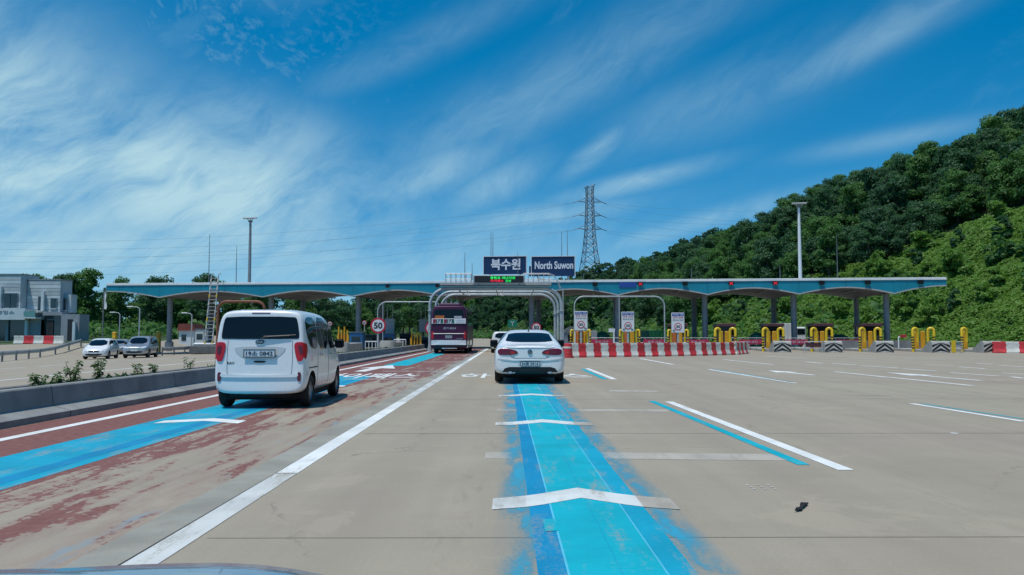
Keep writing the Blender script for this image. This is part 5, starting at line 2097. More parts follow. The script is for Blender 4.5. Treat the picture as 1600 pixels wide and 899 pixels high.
# ------------------------------------------------------------------ plastic barriers
def pe_mesh(L, H):
    """interlocking plastic barrier: flared foot, toothed ends"""
    pr = [(.22, 0), (.22, .10), (.16, .22), (.125, .34), (.11, .55), (.115, H - .04), (.09, H)]
    half = [(x, z) for x, z in pr]
    zs = [0, .10, .18, .26, .34, .44, .52, .60, .68, H - .02, H]
    xs_ = np.interp(zs, [p[1] for p in pr], [p[0] for p in pr])
    mb = MB()
    tooth = [0, 0, .035, .035, 0, 0, .035, .035, 0, 0, 0]
    n = len(zs)
    for sgn in (-1, 1):
        for e, off in ((-1, 1), (1, 1)):
            for k in range(n):
                xe = e * L / 2 + tooth[k] * (1 if e > 0 else 1) - .006 * e
                mb.v.append((xe, sgn * xs_[k], zs[k]))
    # index: side(0/1) * 2n + end(0/1) * n + k
    I = lambda s, e, k: s * 2 * n + e * n + k
    for k in range(n - 1):
        mb.f.append((I(0, 0, k), I(0, 1, k), I(0, 1, k + 1), I(0, 0, k + 1)))
        mb.f.append((I(1, 0, k), I(1, 0, k + 1), I(1, 1, k + 1), I(1, 1, k)))
        for e in (0, 1):
            mb.f.append((I(0, e, k), I(0, e, k + 1), I(1, e, k + 1), I(1, e, k)))
    mb.f.append((I(0, 0, n - 1), I(0, 1, n - 1), I(1, 1, n - 1), I(1, 0, n - 1)))
    mb.f.append((I(0, 0, 0), I(1, 0, 0), I(1, 1, 0), I(0, 1, 0)))
    me = mb.mesh('plastic_barrier')
    return me


def barrier_row(path, L, H, start_red, labels, group, zoff=0.0):
    mr, mw = pe_mesh(L, H), pe_mesh(L, H)
    mr.materials.append(M['pe_red'])
    mw.materials.append(M['pe_white'])
    P = [Vector(p) for p in path]
    cum = [0]
    for i in range(1, len(P)):
        cum.append(cum[-1] + (P[i] - P[i - 1]).length)
    def at(s):
        for i in range(1, len(P)):
            if s <= cum[i] or i == len(P) - 1:
                t = (s - cum[i - 1]) / (cum[i] - cum[i - 1])
                return P[i - 1].lerp(P[i], t)
    s, k = L / 2, 0
    while s < cum[-1]:
        p, q = at(s), at(min(s + .05, cum[-1] + .05))
        a = math.atan2((q - p).y, (q - p).x)
        red = (k % 2 == 0) == start_red
        o = link('plastic_barrier', mr if red else mw, None, None, (p.x + rnd.uniform(-.012, .012), p.y + rnd.uniform(-.015, .015), gz(p.x, p.y) + .006 + zoff), a + rnd.uniform(-.02, .02))
        tag(o, labels[0] if red else labels[1], 'barrier', group[0] if red else group[1])
        s += L
        k += 1


barrier_row([(3.25, 45.3), (7.4, 47.0), (11.6, 49.3), (14.3, 51.6), (15.8, 54.2), (16.4, 57.0), (16.6, 60.0)], .485, .80, False,
            ('red plastic barrier unit in the long curved row across the closed lanes', 'white plastic barrier unit in the long curved row across the closed lanes'),
            ('red units of the curved barrier row', 'white units of the curved barrier row'))
barrier_row([(33.9, 56.6), (38.5, 55.0), (44, 53.2)], .80, .80, True,
            ('red plastic barrier unit in the straight row by the green slope', 'white plastic barrier unit in the straight row by the green slope'),
            ('red units of the row by the slope', 'white units of the row by the slope'))
a, b = W(22, 537, 79), W(100, 537, 79)
barrier_row([(a.x, 79.0), (b.x, 79.0)], (b.x - a.x) / 5, .80, False,
            ('red plastic barrier unit in the short row before the grey building', 'white plastic barrier unit in the short row before the grey building'),
            ('red units of the row by the building', 'white units of the row by the building'))

# red drum at the head of the curved row
def drum(x, y, label, mtl='pe_red'):
    r = empty('traffic_drum', (x, y, .006), 0, label, 'drum', 'red traffic drums')
    MB().lathe([(.30, 0), (.30, .10), (.25, .11), (.245, .30), (.235, .31), (.23, .48), (.22, .50), (.215, .70), (.20, .78), (.12, .80)], 'z', 22).build('drum_body', mtl, r, smooth=True)
    MB().lathe([(.238, 0), (.234, .11)], 'z', 22, (0, 0, .52)).build('reflective_band', 'stripe_pale', r, smooth=True)
    return r


drum(3.14, 44.85, 'red traffic drum with a pale band at the head of the curved barrier row')
drum(2.95, 45.7, 'red traffic drum hidden behind the banded one at the row head')


# ------------------------------------------------------------------ toll islands
def hoop(mb, x, y, h, w=.34, r=.055):
    """inverted U across the lane direction; w signed towards the island centre"""
    pts = [(x, y, 0), (x, y, h - abs(w) / 2)]
    for k in range(1, 8):
        a = PI * k / 8
        pts.append((x + w / 2 - w / 2 * math.cos(a), y + .12 * k / 8, h - abs(w) / 2 + abs(w) / 2 * math.sin(a)))
    pts += [(x + w, y + .12, h - abs(w) / 2), (x + w, y + .12, h * .42)]
    mb.tube(pts, r, 8)


def island(px_, label, blabel, nose=True, booth=True, hoops=2, dep=-7.5):
    c = cp(px_, dep)
    root = empty('toll_island', (c.x, c.y, 0), CANG, label, 'island', 'toll islands')
    MB().box((0, 7.0, .10), (1.25, 15.0, .22), bev=.03).build('kerb', 'concrete', root)
    if nose:
        pr = [(-3.6, 0), (-3.6, .74), (-3.4, .84), (-3.15, .82), (-1.9, .26), (-1.9, 0)]
        nb = MB()
        for x0, x1 in ((-.62, .62),):
            nb.prism(pr, x0, x1, 'x')
        nb.build('nose_block', 'concrete', root)
        # black chevrons on the pale nose face
        MB().box((0, -3.612, .37), (1.22, .016, .72)).build('nose_face', 'stripe_pale', root)
        st = MB()
        for k in range(3):
            z0 = -.06 + k * .36
            for s in (-1, 1):
                P = [(0, z0 + .20), (s * .60, z0 - .30), (s * .60, z0 - .10), (0, z0 + .40)]
                P = [(x, min(max(z, .02), .73)) for x, z in P]
                st.add([(x, -3.626, z) for x, z in P] + [(x, -3.618, z) for x, z in P], [(0, 1, 2, 3), (4, 7, 6, 5), (0, 4, 5, 1), (1, 5, 6, 2), (2, 6, 7, 3), (3, 7, 4, 0)])
        st.build('chevron_stripes', 'black_paint', root)
    for s in ((-1, 1) if hoops == 2 else (-1,)):
        hb = MB()
        big = px_ > 1100
        hoop(hb, s * .76, -.55, 1.78 if big else 1.66, (-.38 if big else -.22) * s, .10 if big else .07)
        h_ = hb.build('hoop_guard', 'yellow_bright', root, smooth=True)
        sb = MB()
        for k in range(5):
            sb.lathe([(.106 if big else .076, 0), (.106 if big else .076, .10)], 'z', 10, (s * .76, -.55, .25 + k * .2))
        sb.build('guard_stripes', 'black_paint', h_)
        MB().box((s * .23, .15, .84), (.32, .20, 1.44), bev=.04).build('guard_post', 'yellow' if big or s > 0 else 'orange', root)
    if booth:
        q = cp(px_, 1.5)
        b_ = empty('toll_booth', (q.x, q.y, .21), CANG, blabel, 'booth', 'toll booths')
        MB().box((0, 0, .50), (1.45, 2.3, 1.0), bev=.03).build('lower_wall', 'booth_dark', b_)
        MB().box((0, 0, 1.40), (1.38, 2.2, .80)).build('window_band', 'glass_dark', b_)
        for sx in (-1, 1):
            for sy in (-1, 0, 1):
                MB().box((sx * .695, sy * 1.10, 1.40), (.06, .07, .80)).build('window_post', 'booth_dark', b_)
        MB().box((0, 0, 1.93), (1.62, 2.7, .26), bev=.03).build('roof', 'booth_maroon', b_)
    return root


isl = [(907, 'first toll island with an orange guard post nearest the gantry', 0, 0), (983, 'second toll island from the gantry with yellow hoops behind the barrier row', 0, 2),
       (1058, 'third toll island from the gantry with one hoop showing', 0, 2), (1131, 'fourth toll island from the gantry, just behind the barrier row end', 0, 2),
       (1205, 'toll island whose chevron nose stands beside the barrier row end', 1, 2), (1280, 'toll island with a chevron nose below the tall lamp mast', 1, 2),
       (1355, 'toll island with striped hoops and chevron nose below the last canopy column', 1, 2), (1437, 'toll island with yellow hoops beyond the last canopy column', 1, 2),
       (1513, 'last toll island with a single yellow hoop by the green slope', 1, 1)]
for i, (px_, lab, nose, hp) in enumerate(isl):
    island(px_, lab, 'dark maroon toll booth, ' + ('first', 'second', 'third', 'fourth', 'fifth', 'sixth', 'seventh', 'eighth', 'ninth')[i] + ' from the gantry', bool(nose), 1000 < px_ < 1400, hp if hp else 2)

# closures hung across the lanes: rail fences with red banners
for i, px_ in enumerate((945, 1020, 1092, 1168, 1243, 1318)):
    q = cp(px_, -2.2)
    r = empty('lane_closure', (q.x, q.y, 0), CANG, 'rail fence with a red banner closing the ' + ('first', 'second', 'third', 'fourth', 'fifth', 'sixth')[i] + ' lane right of the gantry', 'fence', 'lane closures')
    fr = MB()
    for z in (.25, .62, 1.02):
        fr.tube([(-1.35, 0, z), (1.35, 0, z)], .022, 6)
    for k in range(5):
        x = -1.35 + 2.7 * k / 4
        fr.tube([(x, 0, .02), (x, 0, 1.02)], .022, 6)
    fr.build('rail_frame', 'galv', r)
    off = (-.3, .1, -.15, .2, 0, .3)[i]
    n = 10
    bp = MB()
    for k in range(n + 1):
        x = -.95 + 1.9 * k / n
        sag = .05 * math.sin(PI * k / n)
        yy_ = -.05 + .02 * math.sin(k * 1.9 + i)
        bp.v += [(off + x, yy_, .52 - sag + (.08 if k in (0, n) else 0)), (off + x, yy_, .92 - sag - (.08 if k in (0, n) else 0))]
        if k:
            bp.f.append((2 * k - 2, 2 * k, 2 * k + 1, 2 * k - 1))
    m0 = bp.build('banner', 'banner_red', r)
    sm = m0.modifiers.new('thick', 'SOLIDIFY')
    sm.thickness = .012
    link('banner_lettering', text_mesh('통행 금지', 1.1, .17, .004, .01), 'sign_grey', r, (off, -.085, .68))

# things standing among the booths
def thing_box(name, px0, px1, y0, y1, Y_, dpt, mtl, label, cat, parts=None, zb=0.0):
    a, b = W(px0, y0, Y_), W(px1, y1, Y_)
    w, h = b.x - a.x, a.z - zb
    r = empty(name, ((a.x + b.x) / 2, Y_ + dpt / 2, zb), 0, label, cat)
    return r, w, h


# box truck parked behind the booths
r, w, h = thing_box('box_truck', 1206, 1240, 505, 535, 84, 2.2, None, 'pale box truck parked behind the booths under the tall mast', 'truck')
MB().box((0, 0, h * .5 + .35), (w, 2.2, h - .75), bev=.03).build('cargo_box', 'canvas_white', r)
for k in range(5):
    MB().box((-w / 2 + w * (k + .5) / 5, -1.12, h * .5 + .35), (.05, .04, h - .85)).build('box_rib', 'facade_light', r)
MB().box((w / 2 + .75, 0, 1.25), (1.3, 2.0, 1.7), bev=.12).build('cab', 'facade_light', r)
MB().box((w / 2 + .85, -1.01, 1.6), (.8, .02, .6)).build('cab_window', 'glass_dark', r)
MB().box((w * .1, 0, .55), (w + 1.2, 1.6, .25)).build('chassis', 'under_black', r)
for x in (-w * .25, w / 2 + .7):
    for s in (-1, 1):
        o = MB().lathe([(.42, -.12), (.42, .12)], 'y', 18).build('wheel', 'rubber', r, (x, s * .9, .42))
q = cp(1310, -1)


def dome_tank(px_, ytop, Y_, rad, label, mtl='green_metal'):
    c = W(px_, ytop, Y_)
    r = empty('water_tank', (c.x, Y_, 0), 0, label, 'tank', 'green tanks')
    h = c.z
    MB().lathe([(rad, .2), (rad, h * .62), (rad * .92, h * .80), (rad * .6, h * .93), (rad * .2, h)], 'z', 20).build('tank_shell', mtl, r, smooth=True)
    MB().lathe([(rad * 1.08, .0), (rad * 1.08, .2)], 'z', 20).build('tank_base', 'concrete', r, smooth=True)
    for k in range(2):
        MB().lathe([(rad * 1.02, 0), (rad * 1.02, .06)], 'z', 20, (0, 0, h * (.25 + .25 * k))).build('tank_band', 'green_bright', r, smooth=True)
    return r


dome_tank(1183, 519.5, 72, .68, 'round green tank right of the barrier row end')
dome_tank(941, 518, 76, .72, 'round green tank behind the first red banner')
dome_tank(1310, 522.5, 74, .95, 'wide green tank left of the last maroon booth')
dome_tank(1060, 523, 73, .7, 'green tank below the farthest information sign')
r, w, h = thing_box('green_panel_fence', 996, 1040, 516.5, 540, 74, .1, None, 'bright green ribbed panel fence between the second and third islands', 'fence')
for k in range(7):
    MB().box((-w / 2 + w * (k + .5) / 7, 0, h / 2), (w / 7 - .03, .06 + .03 * (k % 2), h)).build('panel', 'green_bright' if k > 2 else 'green_metal', r)
# white L-shaped board, hooded shelter, grey cabinets
r, w, h = thing_box('white_board', 951, 961, 513.5, 530, 68, .1, None, 'white angled board on a post behind the first closed lane', 'board')
MB().box((0, 0, h - .16), (w, .06, .32)).build('board_panel', 'canvas_white', r)
MB().box((w * .33, 0, (h - .3) / 2), (.12, .06, h - .3)).build('post', 'canvas_white', r)
r = empty('hooded_shelter', (W(895, 500, 70).x, 70, 0), 0, 'small shelter with a dark curved hood left of the first information sign', 'shelter')
hd = [(math.cos(PI * k / 12) * .75, 1.45 + math.sin(PI * k / 12) * .55) for k in range(13)]
MB().prism(hd, -.5, .6).build('hood', 'steel_dark', r)
MB().box((0, .1, .72), (1.4, 1.0, 1.44), bev=.03).build('cabin', 'column_paint', r)
MB().box((0, -.41, 1.0), (.9, .02, .6)).build('cabin_window', 'glass_dark', r)
for px_, lab in ((886, 'grey roadside cabinet right of the gantry legs'), (926, 'grey ribbed cabinet right of the first information sign')):
    c = W(px_, 517, 72)
    r = empty('roadside_cabinet', (c.x, 72, 0), 0, lab, 'cabinet', 'roadside cabinets')
    MB().box((0, 0, c.z / 2), (.75, .6, c.z), bev=.03).build('case', 'facade_grey' if px_ > 900 else 'blue_box', r)
    for k in range(3):
        MB().box((-.2 + .2 * k, -.31, c.z * .55), (.04, .02, c.z * .7)).build('door_rib', 'galv', r)
for px_, mtl, lab in ((907, 'orange', 'orange padded guard post in front of the first island'), (1490, 'yellow_bright', 'small leaning yellow board between the last two islands')):
    c = W(px_, 517 if px_ < 1000 else 541, 61 if px_ < 1000 else 57)
    r = empty('guard_block', (c.x, c.y, 0), 0, lab, 'guard post')
    if px_ < 1000:
        MB().lathe([(.24, 0), (.24, c.z - .1), (.17, c.z)], 'z', 16).build('pad', mtl, r, smooth=True)
        for k in range(4):
            MB().lathe([(.246, 0), (.246, .1)], 'z', 16, (0, 0, .2 + k * .36)).build('band', 'yellow', r, smooth=True)
        for s in (-1, 1):
            MB().tube([(s * .42, 0, 0), (s * .42, 0, c.z - .05)], .06, 8).build('side_post', 'canvas_white' if s < 0 else 'yellow', r)
    else:
        MB().box((0, 0, .45), (.28, .08, .85), .1).build('board_panel', mtl, r)
        MB().box((0, .06, .3), (.06, .06, .6)).build('stay', 'steel_dark', r)
# low gate rails in front of the right islands
for px_, lab in ((1270, 'low pipe gate left of the chevron nose below the mast'), (1487, 'low white pipe gate between the last two chevron noses')):
    c = cp(px_, -11.0)
    r = empty('pipe_gate', (c.x, c.y, 0), CANG, lab, 'gate', 'low pipe gates')
    fr = MB()
    for s in (-1, 1):
        fr.tube([(s * .62, 0, 0), (s * .62, 0, .78)], .035, 8)
    for z in (.30, .78):
        fr.tube([(-.62, 0, z), (.62, 0, z)], .035, 8)
    fr.build('frame', 'galv', r)
    MB().box((0, .03, .54), (1.1, .02, .3)).build('mesh_panel', 'booth_maroon' if px_ < 1300 else 'facade_grey', r)
    for s in (-1, 1):
        MB().box((s * .62, 0, .02), (.2, .3, .03)).build('foot', 'galv', r)
# dark road-end wall and cones near the slope
o = MB().prism([(-.30, 0), (.30, 0), (.12, .82), (-.12, .82)], 0, 7.5, 'x')
o = o.build('concrete_wall', 'concrete_dark', None, (25.6, 65.4, 0), CANG)
tag(o, 'low dark concrete wall behind the islands at the foot of the slope', 'wall')
r = empty('small_red_sign', (W(1412, 540, 64).x, 64, 0), 0, 'small red board on a white post left of the last hoops', 'sign')
MB().box((0, 0, 1.18), (.50, .04, .20), bev=.01).build('panel', 'sign_red', r)
MB().tube([(-.4, 0, 0), (-.4, 0, 1.05), (-.3, 0, 1.15)], .05, 8).build('post', 'canvas_white', r)

# ------------------------------------------------------------------ exit side, beyond the median
def yellow_frame(px_, Y_, w, h, label, zb, striped=False):
    c = W(px_, HOR, Y_)
    r = empty('yellow_guard_frame', (c.x, Y_, zb), 0, label, 'guard frame', 'yellow guard frames beyond the median')
    n = 4
    for k in range(n):
        x = -w / 2 + w * (k + .5) / n
        MB().tube([(x, 0, 0), (x, 0, h * (1 if k % 2 == 0 else .86))], .065, 8).build('guard_pole', 'yellow', r)
    MB().box((0, .12, h * .42), (w * .9, .10, h * .5), bev=.02).build('guard_board', 'orange' if not striped else 'black_paint', r)
    for s in (-1, 1):
        MB().box((s * w * .42, -.06, h * .35), (w * .16, .05, h * .62)).build('guard_pad', 'yellow', r)
    return r


yellow_frame(536, 66, .95, 1.95, 'tall orange and yellow guard frame just right of the white van', 0)
yellow_frame(650, 74, 1.05, 1.55, 'yellow and black guard frame left of the coach', 0, True)
for px_, y0, Y_, lab in ((179, 519, 88, 'yellow bollard post on the grass behind the white oncoming car'), (248, 519, 82, 'yellow post behind the silver oncoming SUV')):
    c = W(px_, y0, Y_)
    zb = gz(c.x, c.y)
    r = empty('yellow_post', (c.x, c.y, zb), 0, lab, 'post', 'yellow posts on the oncoming side')
    MB().box((0, 0, (c.z - zb) / 2), (.42, .3, c.z - zb), bev=.05).build('post_body', 'yellow', r)
    MB().box((0, -.16, (c.z - zb) * .62), (.34, .02, .3)).build('reflector', 'yellow_bright', r)
    MB().box((0, 0, .06), (.6, .5, .12)).build('post_base', 'concrete', r)


def drum_block(px_, ytop, ybot, Y_, rad, label):
    c = W(px_, ytop, Y_)
    zb = W(px_, ybot, Y_).z
    r = empty('island_end_block', (c.x, Y_, min(zb, 0)), 0, label, 'block', 'rounded concrete island ends')
    h = c.z - min(zb, 0)
    MB().lathe([(rad * 1.06, 0), (rad * 1.02, h * .2), (rad, h * .8), (rad * .9, h)], 'z', 22).build('block_body', 'concrete', r, smooth=True)
    MB().box((0, 3.0, h * .42), (rad * 1.7, 6, h * .84), bev=.04).build('island_kerb', 'concrete', r)
    return r


drum_block(533.5, 534.5, 549, 62, .62, 'rounded concrete island end just right of the white van mirror')
drum_block(606, 532.5, 547.5, 66, .66, 'rounded concrete island end under the back of the tall lane sign')
for px0, px1, y0, y1, Y_, mtl, lab in ((546, 566, 520, 541, 72, 'blue_box', 'bright blue cabinet left of the first speed sign'), (598, 616, 522, 534, 76, 'blue_box', 'dull blue cabinet behind the island end block'),
                                       (566, 590, 524, 545, 80, 'booth_dark', 'dark toll booth behind the first speed sign post'), (624, 642, 522, 542, 82, 'booth_dark', 'dark toll booth left of the yellow and black frame'),
                                       (655, 672, 528, 545, 78, 'booth_dark', 'dark toll booth just left of the coach'), (305, 318, 515, 535, 92, 'facade_light', 'pale toll booth left of the ladder foot')):
    a, b = W(px0, y0, Y_), W(px1, y1, Y_)
    zb = -.3 if px0 < 400 else 0
    r = empty('toll_booth' if 'booth' in lab else 'roadside_cabinet', ((a.x + b.x) / 2, Y_ + .8, zb), 0, lab, 'booth' if 'booth' in lab else 'cabinet', 'booths and cabinets beyond the median')
    w, h = b.x - a.x, a.z - zb
    MB().box((0, 0, h * .5), (w, 1.5, h), bev=.03).build('case', mtl, r)
    MB().box((0, 0, h + .04), (w + .12, 1.62, .08)).build('lid', 'steel_dark', r)
    MB().box((0, -.76, h * .62), (w * .7, .02, h * .3)).build('window' if 'booth' in lab else 'door', 'glass_tint', r)
# railings in front of those booths
for px0, px1, y0, y1, Y_, lab in ((571, 592, 534, 546, 68, 'short grey railing behind the first speed sign post'), (616, 634, 531, 546, 70, 'pale low railing right of the island end block')):
    a, b = W(px0, y0, Y_), W(px1, y1, Y_)
    r = empty('railing', ((a.x + b.x) / 2, Y_, 0), 0, lab, 'railing', 'railings beyond the median')
    w, h = b.x - a.x, a.z
    fr = MB().tube([(-w / 2, 0, h), (w / 2, 0, h)], .045, 8)
    fr.build('top_rail', 'canvas_white', r)
    for k in range(5):
        x = -w / 2 + w * k / 4
        MB().tube([(x, 0, 0), (x, 0, h)], .035, 6).build('rail_post', 'canvas_white', r)

# aluminium ladder leaning against the canopy
zb = gz(-28, 73.5)
a0, a1 = W(319.5, 540, 73.2), W(331.5, 540, 73.2)
b0, b1 = W(330.5, 431, 74.1), W(341.5, 431, 74.1)
base = Vector(((a0.x + a1.x) / 2, 73.2, a0.z))
lad = empty('ladder', base, 0, 'tall aluminium ladder leaning on the canopy edge left of the van', 'ladder')
for p, q in ((a0, b0), (a1, b1)):
    MB().tube([p - base, q - base], .06, 6).build('side_rail', 'galv', lad)
    top = q - base
    MB().tube([top, top + Vector((0, .02, .16)), top + Vector((.05, .2, .24)), top + Vector((.08, .4, .12))], .035, 6).build('grab_hook', 'galv', lad)
    for k in range(9):
        t0, t1 = (k + .15) / 9, (k + .55) / 9
        MB().tube([(p - base).lerp(q - base, t0) + Vector((0, -.02, 0)), (p - base).lerp(q - base, t1) + Vector((0, -.02, 0))], .062, 6).build('rail_stripe', 'yellow_bright' if k % 3 == 0 else 'stripe_pale', lad)
for k in range(19):
    t = (k + .7) / 19.5
    MB().tube([(a0 - base).lerp(b0 - base, t), (a1 - base).lerp(b1 - base, t)], .034, 6).build('rung', 'steel_dark', lad)
# concrete plinth under it
r = empty('concrete_plinth', (base.x + .4, 73.8, gz(base.x, 74)), 0, 'low pale concrete plinth under the foot of the ladder', 'plinth')
h = base.z - gz(base.x, 74)
MB().box((0, 0, h / 2), (4.2, 1.6, h), bev=.08).build('plinth_body', 'concrete_dark', r)
MB().box((-.8, -.4, h + .12), (2.0, .5, .24), bev=.1).build('rolled_sheet', 'canvas_white', r)


# guard rails on the oncoming side
def guard_rail(pts, label):
    r = empty('guard_rail', (pts[0][0], pts[0][1], 0), 0, label, 'guard rail', 'guard rails on the oncoming side')
    P = []
    for i in range(len(pts) - 1):
        a, b = Vector(pts[i]), Vector(pts[i + 1])
        m_ = max(1, round((b - a).length / 4))
        P += [a.lerp(b, k / m_) for k in range(m_)]
    P.append(Vector(pts[-1]))
    o0 = Vector(pts[0])
    V = [Vector((p.x - o0.x, p.y - o0.y, gz(p.x, p.y))) for p in P]
    for i in range(len(V) - 1):
        a, b = V[i], V[i + 1]
        d_ = (b - a).normalized()
        n_ = Vector((d_.y, -d_.x, 0)).normalized()
        sec = [(.0, .42), (.05, .47), (.05, .52), (.0, .57), (.05, .62), (.05, .67), (.0, .74), (-.02, .74), (-.02, .42)]
        mb = MB()
        for q in (a, b):
            mb.v += [tuple(q + n_ * s[0] + Vector((0, 0, s[1]))) for s in sec]
        n = len(sec)
        mb.f = [(k, (k + 1) % n, n + (k + 1) % n, n + k) for k in range(n)] + [tuple(range(n))[::-1], tuple(range(n, 2 * n))]
        mb.build('rail_beam', 'galv', r)
    for v_ in V:
        MB().tube([v_ + Vector((0, 0, -.2)), v_ + Vector((0, 0, .72))], .07, 8).build('rail_post', 'steel_dark', r)
    return r


guard_rail([(-31.5, 44), (-36.2, 57), (-39.4, 67), (-43.0, 80)], 'steel guard rail along the far side behind the oncoming white hatchback')
guard_rail([(-30.3, 69.5), (-31.0, 76), (-31.6, 84)], 'short steel guard rail right of the silver oncoming SUV')

# lamp masts
def mast(px_, ytop, v, label, mtl):
    q = cp(px_, v)
    Y_ = q.y
    c = W(px_, ytop, Y_)
    zb = TOP - .1
    r = empty('lamp_mast', (c.x, Y_, zb), 0, label, 'lamp mast', 'tall lamp masts')
    h = c.z - zb
    MB().tube([(0, 0, -.1), (0, 0, h * .5), (0, 0, h - .3)], [.17, .15, .11], 12).build('pole', mtl, r, smooth=True)
    MB().lathe([(.1, 0), (.22, .06), (.22, .16), (.12, .2)], 'z', 12, (0, 0, h - .45)).build('head_collar', 'steel_dark', r, smooth=True)
    for s in (-1, 0, 1):
        lm = MB()
        lm.tube([(0, 0, h - .35), (s * .30, -.1, h - .12)], .04, 6)
        lm.box((s * .46, -.16, h - .04 + (.03 if s > 0 else 0)), (.48, .32, .14), bev=.04)
        lm.build('flood_lamp', 'trim_grey', r)
    return r


mast(391.5, 341, 6, 'tall grey lamp mast behind the canopy right of the ladder', 'column_paint')
mast(1248, 318, 6, 'tall white lamp mast in front of the wooded hill', 'canvas_white')


def street_lamp(px_, ytop, Y_, arm, label):
    c = W(px_, ytop, Y_)
    zb = gz(c.x, Y_)
    r = empty('street_lamp', (c.x, Y_, zb), 0, label, 'street lamp', 'small street lamps by the trees')
    h = c.z - zb
    MB().tube([(0, 0, 0), (0, 0, h - .2), (arm * .3, 0, h), (arm, 0, h + .05)], [.09, .07, .05, .04], 8).build('pole', 'galv', r, smooth=True)
    MB().box((arm * 1.15, 0, h + .05), (.7, .22, .12), bev=.04).build('lamp_head', 'canvas_white', r)
    return r


street_lamp(218.5, 480, 92, -1.0, 'small street lamp behind the silver oncoming SUV')
street_lamp(187.5, 489, 100, -.8, 'small faint street lamp behind the white oncoming hatchback')
street_lamp(300, 490, 96, -.8, 'small street lamp left of the ladder')
# flag poles at the end of the canopy
p = W(164, 455, 75.5)
zb = gz(p.x, p.y)
r = empty('flag_pole', (p.x - .1, p.y, zb), 0, 'pole with a furled white flag at the left end of the canopy', 'flag')
MB().tube([(0, 0, 0), (0, 0, p.z - zb + .1)], .06, 8).build('pole', 'steel_dark', r)
fl = MB()
for k in range(9):
    z = p.z - zb - .1 - k * .2
    w_ = .10 + .06 * math.sin(k * 1.3) + .02 * k
    fl.v += [(.10, -.05, z), (.10 + w_, -.12 + .05 * (k % 2), z - .03), (.13 + w_ * .5, .06, z)]
    if k:
        a = 3 * k
        fl.f += [(a - 3, a - 2, a + 1, a), (a - 2, a - 1, a + 2, a + 1), (a - 1, a - 3, a, a + 2)]
fl.build('flag_cloth', 'canvas_white', r, smooth=True)

# ------------------------------------------------------------------ office building on the left
BY = 94.0
PXM = BY / F
def bx(px_):
    return (px_ - 800) * PXM
def bz(py):
    return W(40, py, BY).z
ZB = .35
DK = .30
bld = empty('office_building', (bx(40), BY, ZB), 0, 'pale grey two-storey office building with a glazed ground floor on the far left', 'building')
OX = bx(40)
def wallbox(name, px0, px1, y0, y1, dep0, dep1, mtl, parent=bld):
    x0, x1, z0, z1 = bx(px0) - OX, bx(px1) - OX, bz(y1) - ZB, bz(y0) - ZB
    dep0, dep1 = (dep0 if dep0 < 5 else dep0 * DK), (dep1 if dep1 < 5 else dep1 * DK)
    return MB().box(((x0 + x1) / 2, (dep0 + dep1) / 2, (z0 + z1) / 2), (x1 - x0, dep1 - dep0, z1 - z0)).build(name, mtl, parent)
wallbox('wall', -70, 31.5, 429.5, 482, 0, 12, 'facade')
wallbox('wall', 32, 85, 437, 486, 1.2, 12.1, 'facade')
wallbox('parapet_coping', -71, 32.3, 428, 429.3, -.1, 12.1, 'facade_grey')
wallbox('parapet_coping', 31, 85.8, 435.3, 436.8, 1.1, 12.2, 'facade_grey')
wallbox('wall', 85.2, 96, 459, 488, 2.0, 11, 'facade')
wallbox('shop_band', -71, 44, 482.3, 500, -.6, 11.9, 'facade_light')
wallbox('ground_floor_glazing', -70, 62, 500.2, 533, .4, 11.5, 'glass_tint')
wallbox('ground_floor_wall', 44.2, 62, 497, 533, .3, 11.3, 'facade_grey')
wallbox('ground_floor_wall', 62.2, 92, 487, 493, .6, 11.8, 'facade_grey')
wallbox('ground_floor_glazing', 62.4, 92, 493.3, 533, .9, 11.6, 'glass_tint')
wallbox('ground_floor_wall', 92.2, 121, 491, 533, .5, 9, 'facade_grey')
for k in range(9):
    y = 433 + k * 5.6
    wallbox('cladding_band', -70.5, 31.2, y, y + 4.9, -.05, .3, 'facade_light' if k % 3 == 1 else 'facade')
    if y + 6 < 486:
        wallbox('cladding_band', 32.6, 84.7, y + 6, y + 10.9, 1.14, 1.4, 'facade_light' if k % 3 == 1 else 'facade')
def win(px0, px1, y0, y1, dep):
    f_ = wallbox('window', px0 - .8, px1 + .8, y0 - .8, y1 + .8, dep - .14, dep + .2, 'facade_grey')
    wallbox('pane', px0, px1, y0, y1, dep - .18, dep - .02, 'glass_tint', f_)
    wallbox('sill', px0 - 1.5, px1 + 1.5, y1 + .9, y1 + 2, dep - .26, dep + .1, 'facade_light', f_)
win(8, 17, 459, 481, -.05)
win(18, 27, 459, 481, -.05)
win(-30, -14, 459, 481, -.05)
win(51.5, 57, 463, 484.5, 1.13)
win(71.5, 79.5, 466, 481, 1.13)
win(86, 90, 466, 484, 1.9)
wallbox('pier', -3, 4.5, 448, 481.8, -.5, -.1, 'facade_light')
wallbox('pier', 57.8, 62, 455, 486, .7, 1.05, 'facade_light')
g_ = wallbox('balcony_rail', 45, 63, 487, 495.5, -1.0, -.9, 'balcony_glass')
wallbox('balcony_slab', 44, 64, 496, 498, -1.0, .25, 'facade_light')
for k in range(3):
    wallbox('shop_pier', -60 + k * 34, -56 + k * 34, 500.4, 533, .2, .38, 'facade_grey')
wallbox('door', 68, 78, 500, 533, .8, .88, 'booth_dark')
wallbox('shop_pier', 40, 44, 500.4, 533, -.1, .28, 'facade_light')
wallbox('door', 103, 111, 499, 533, .42, .48, 'booth_dark')
wallbox('stair_stringer', 113, 117, 503, 533, .1, .45, 'facade_light')
t = link('shop_lettering', text_mesh('영업소', 2.0, .40, .02, .0), 'facade_grey', bld, (bx(14) - OX, -.62, bz(488) - ZB))
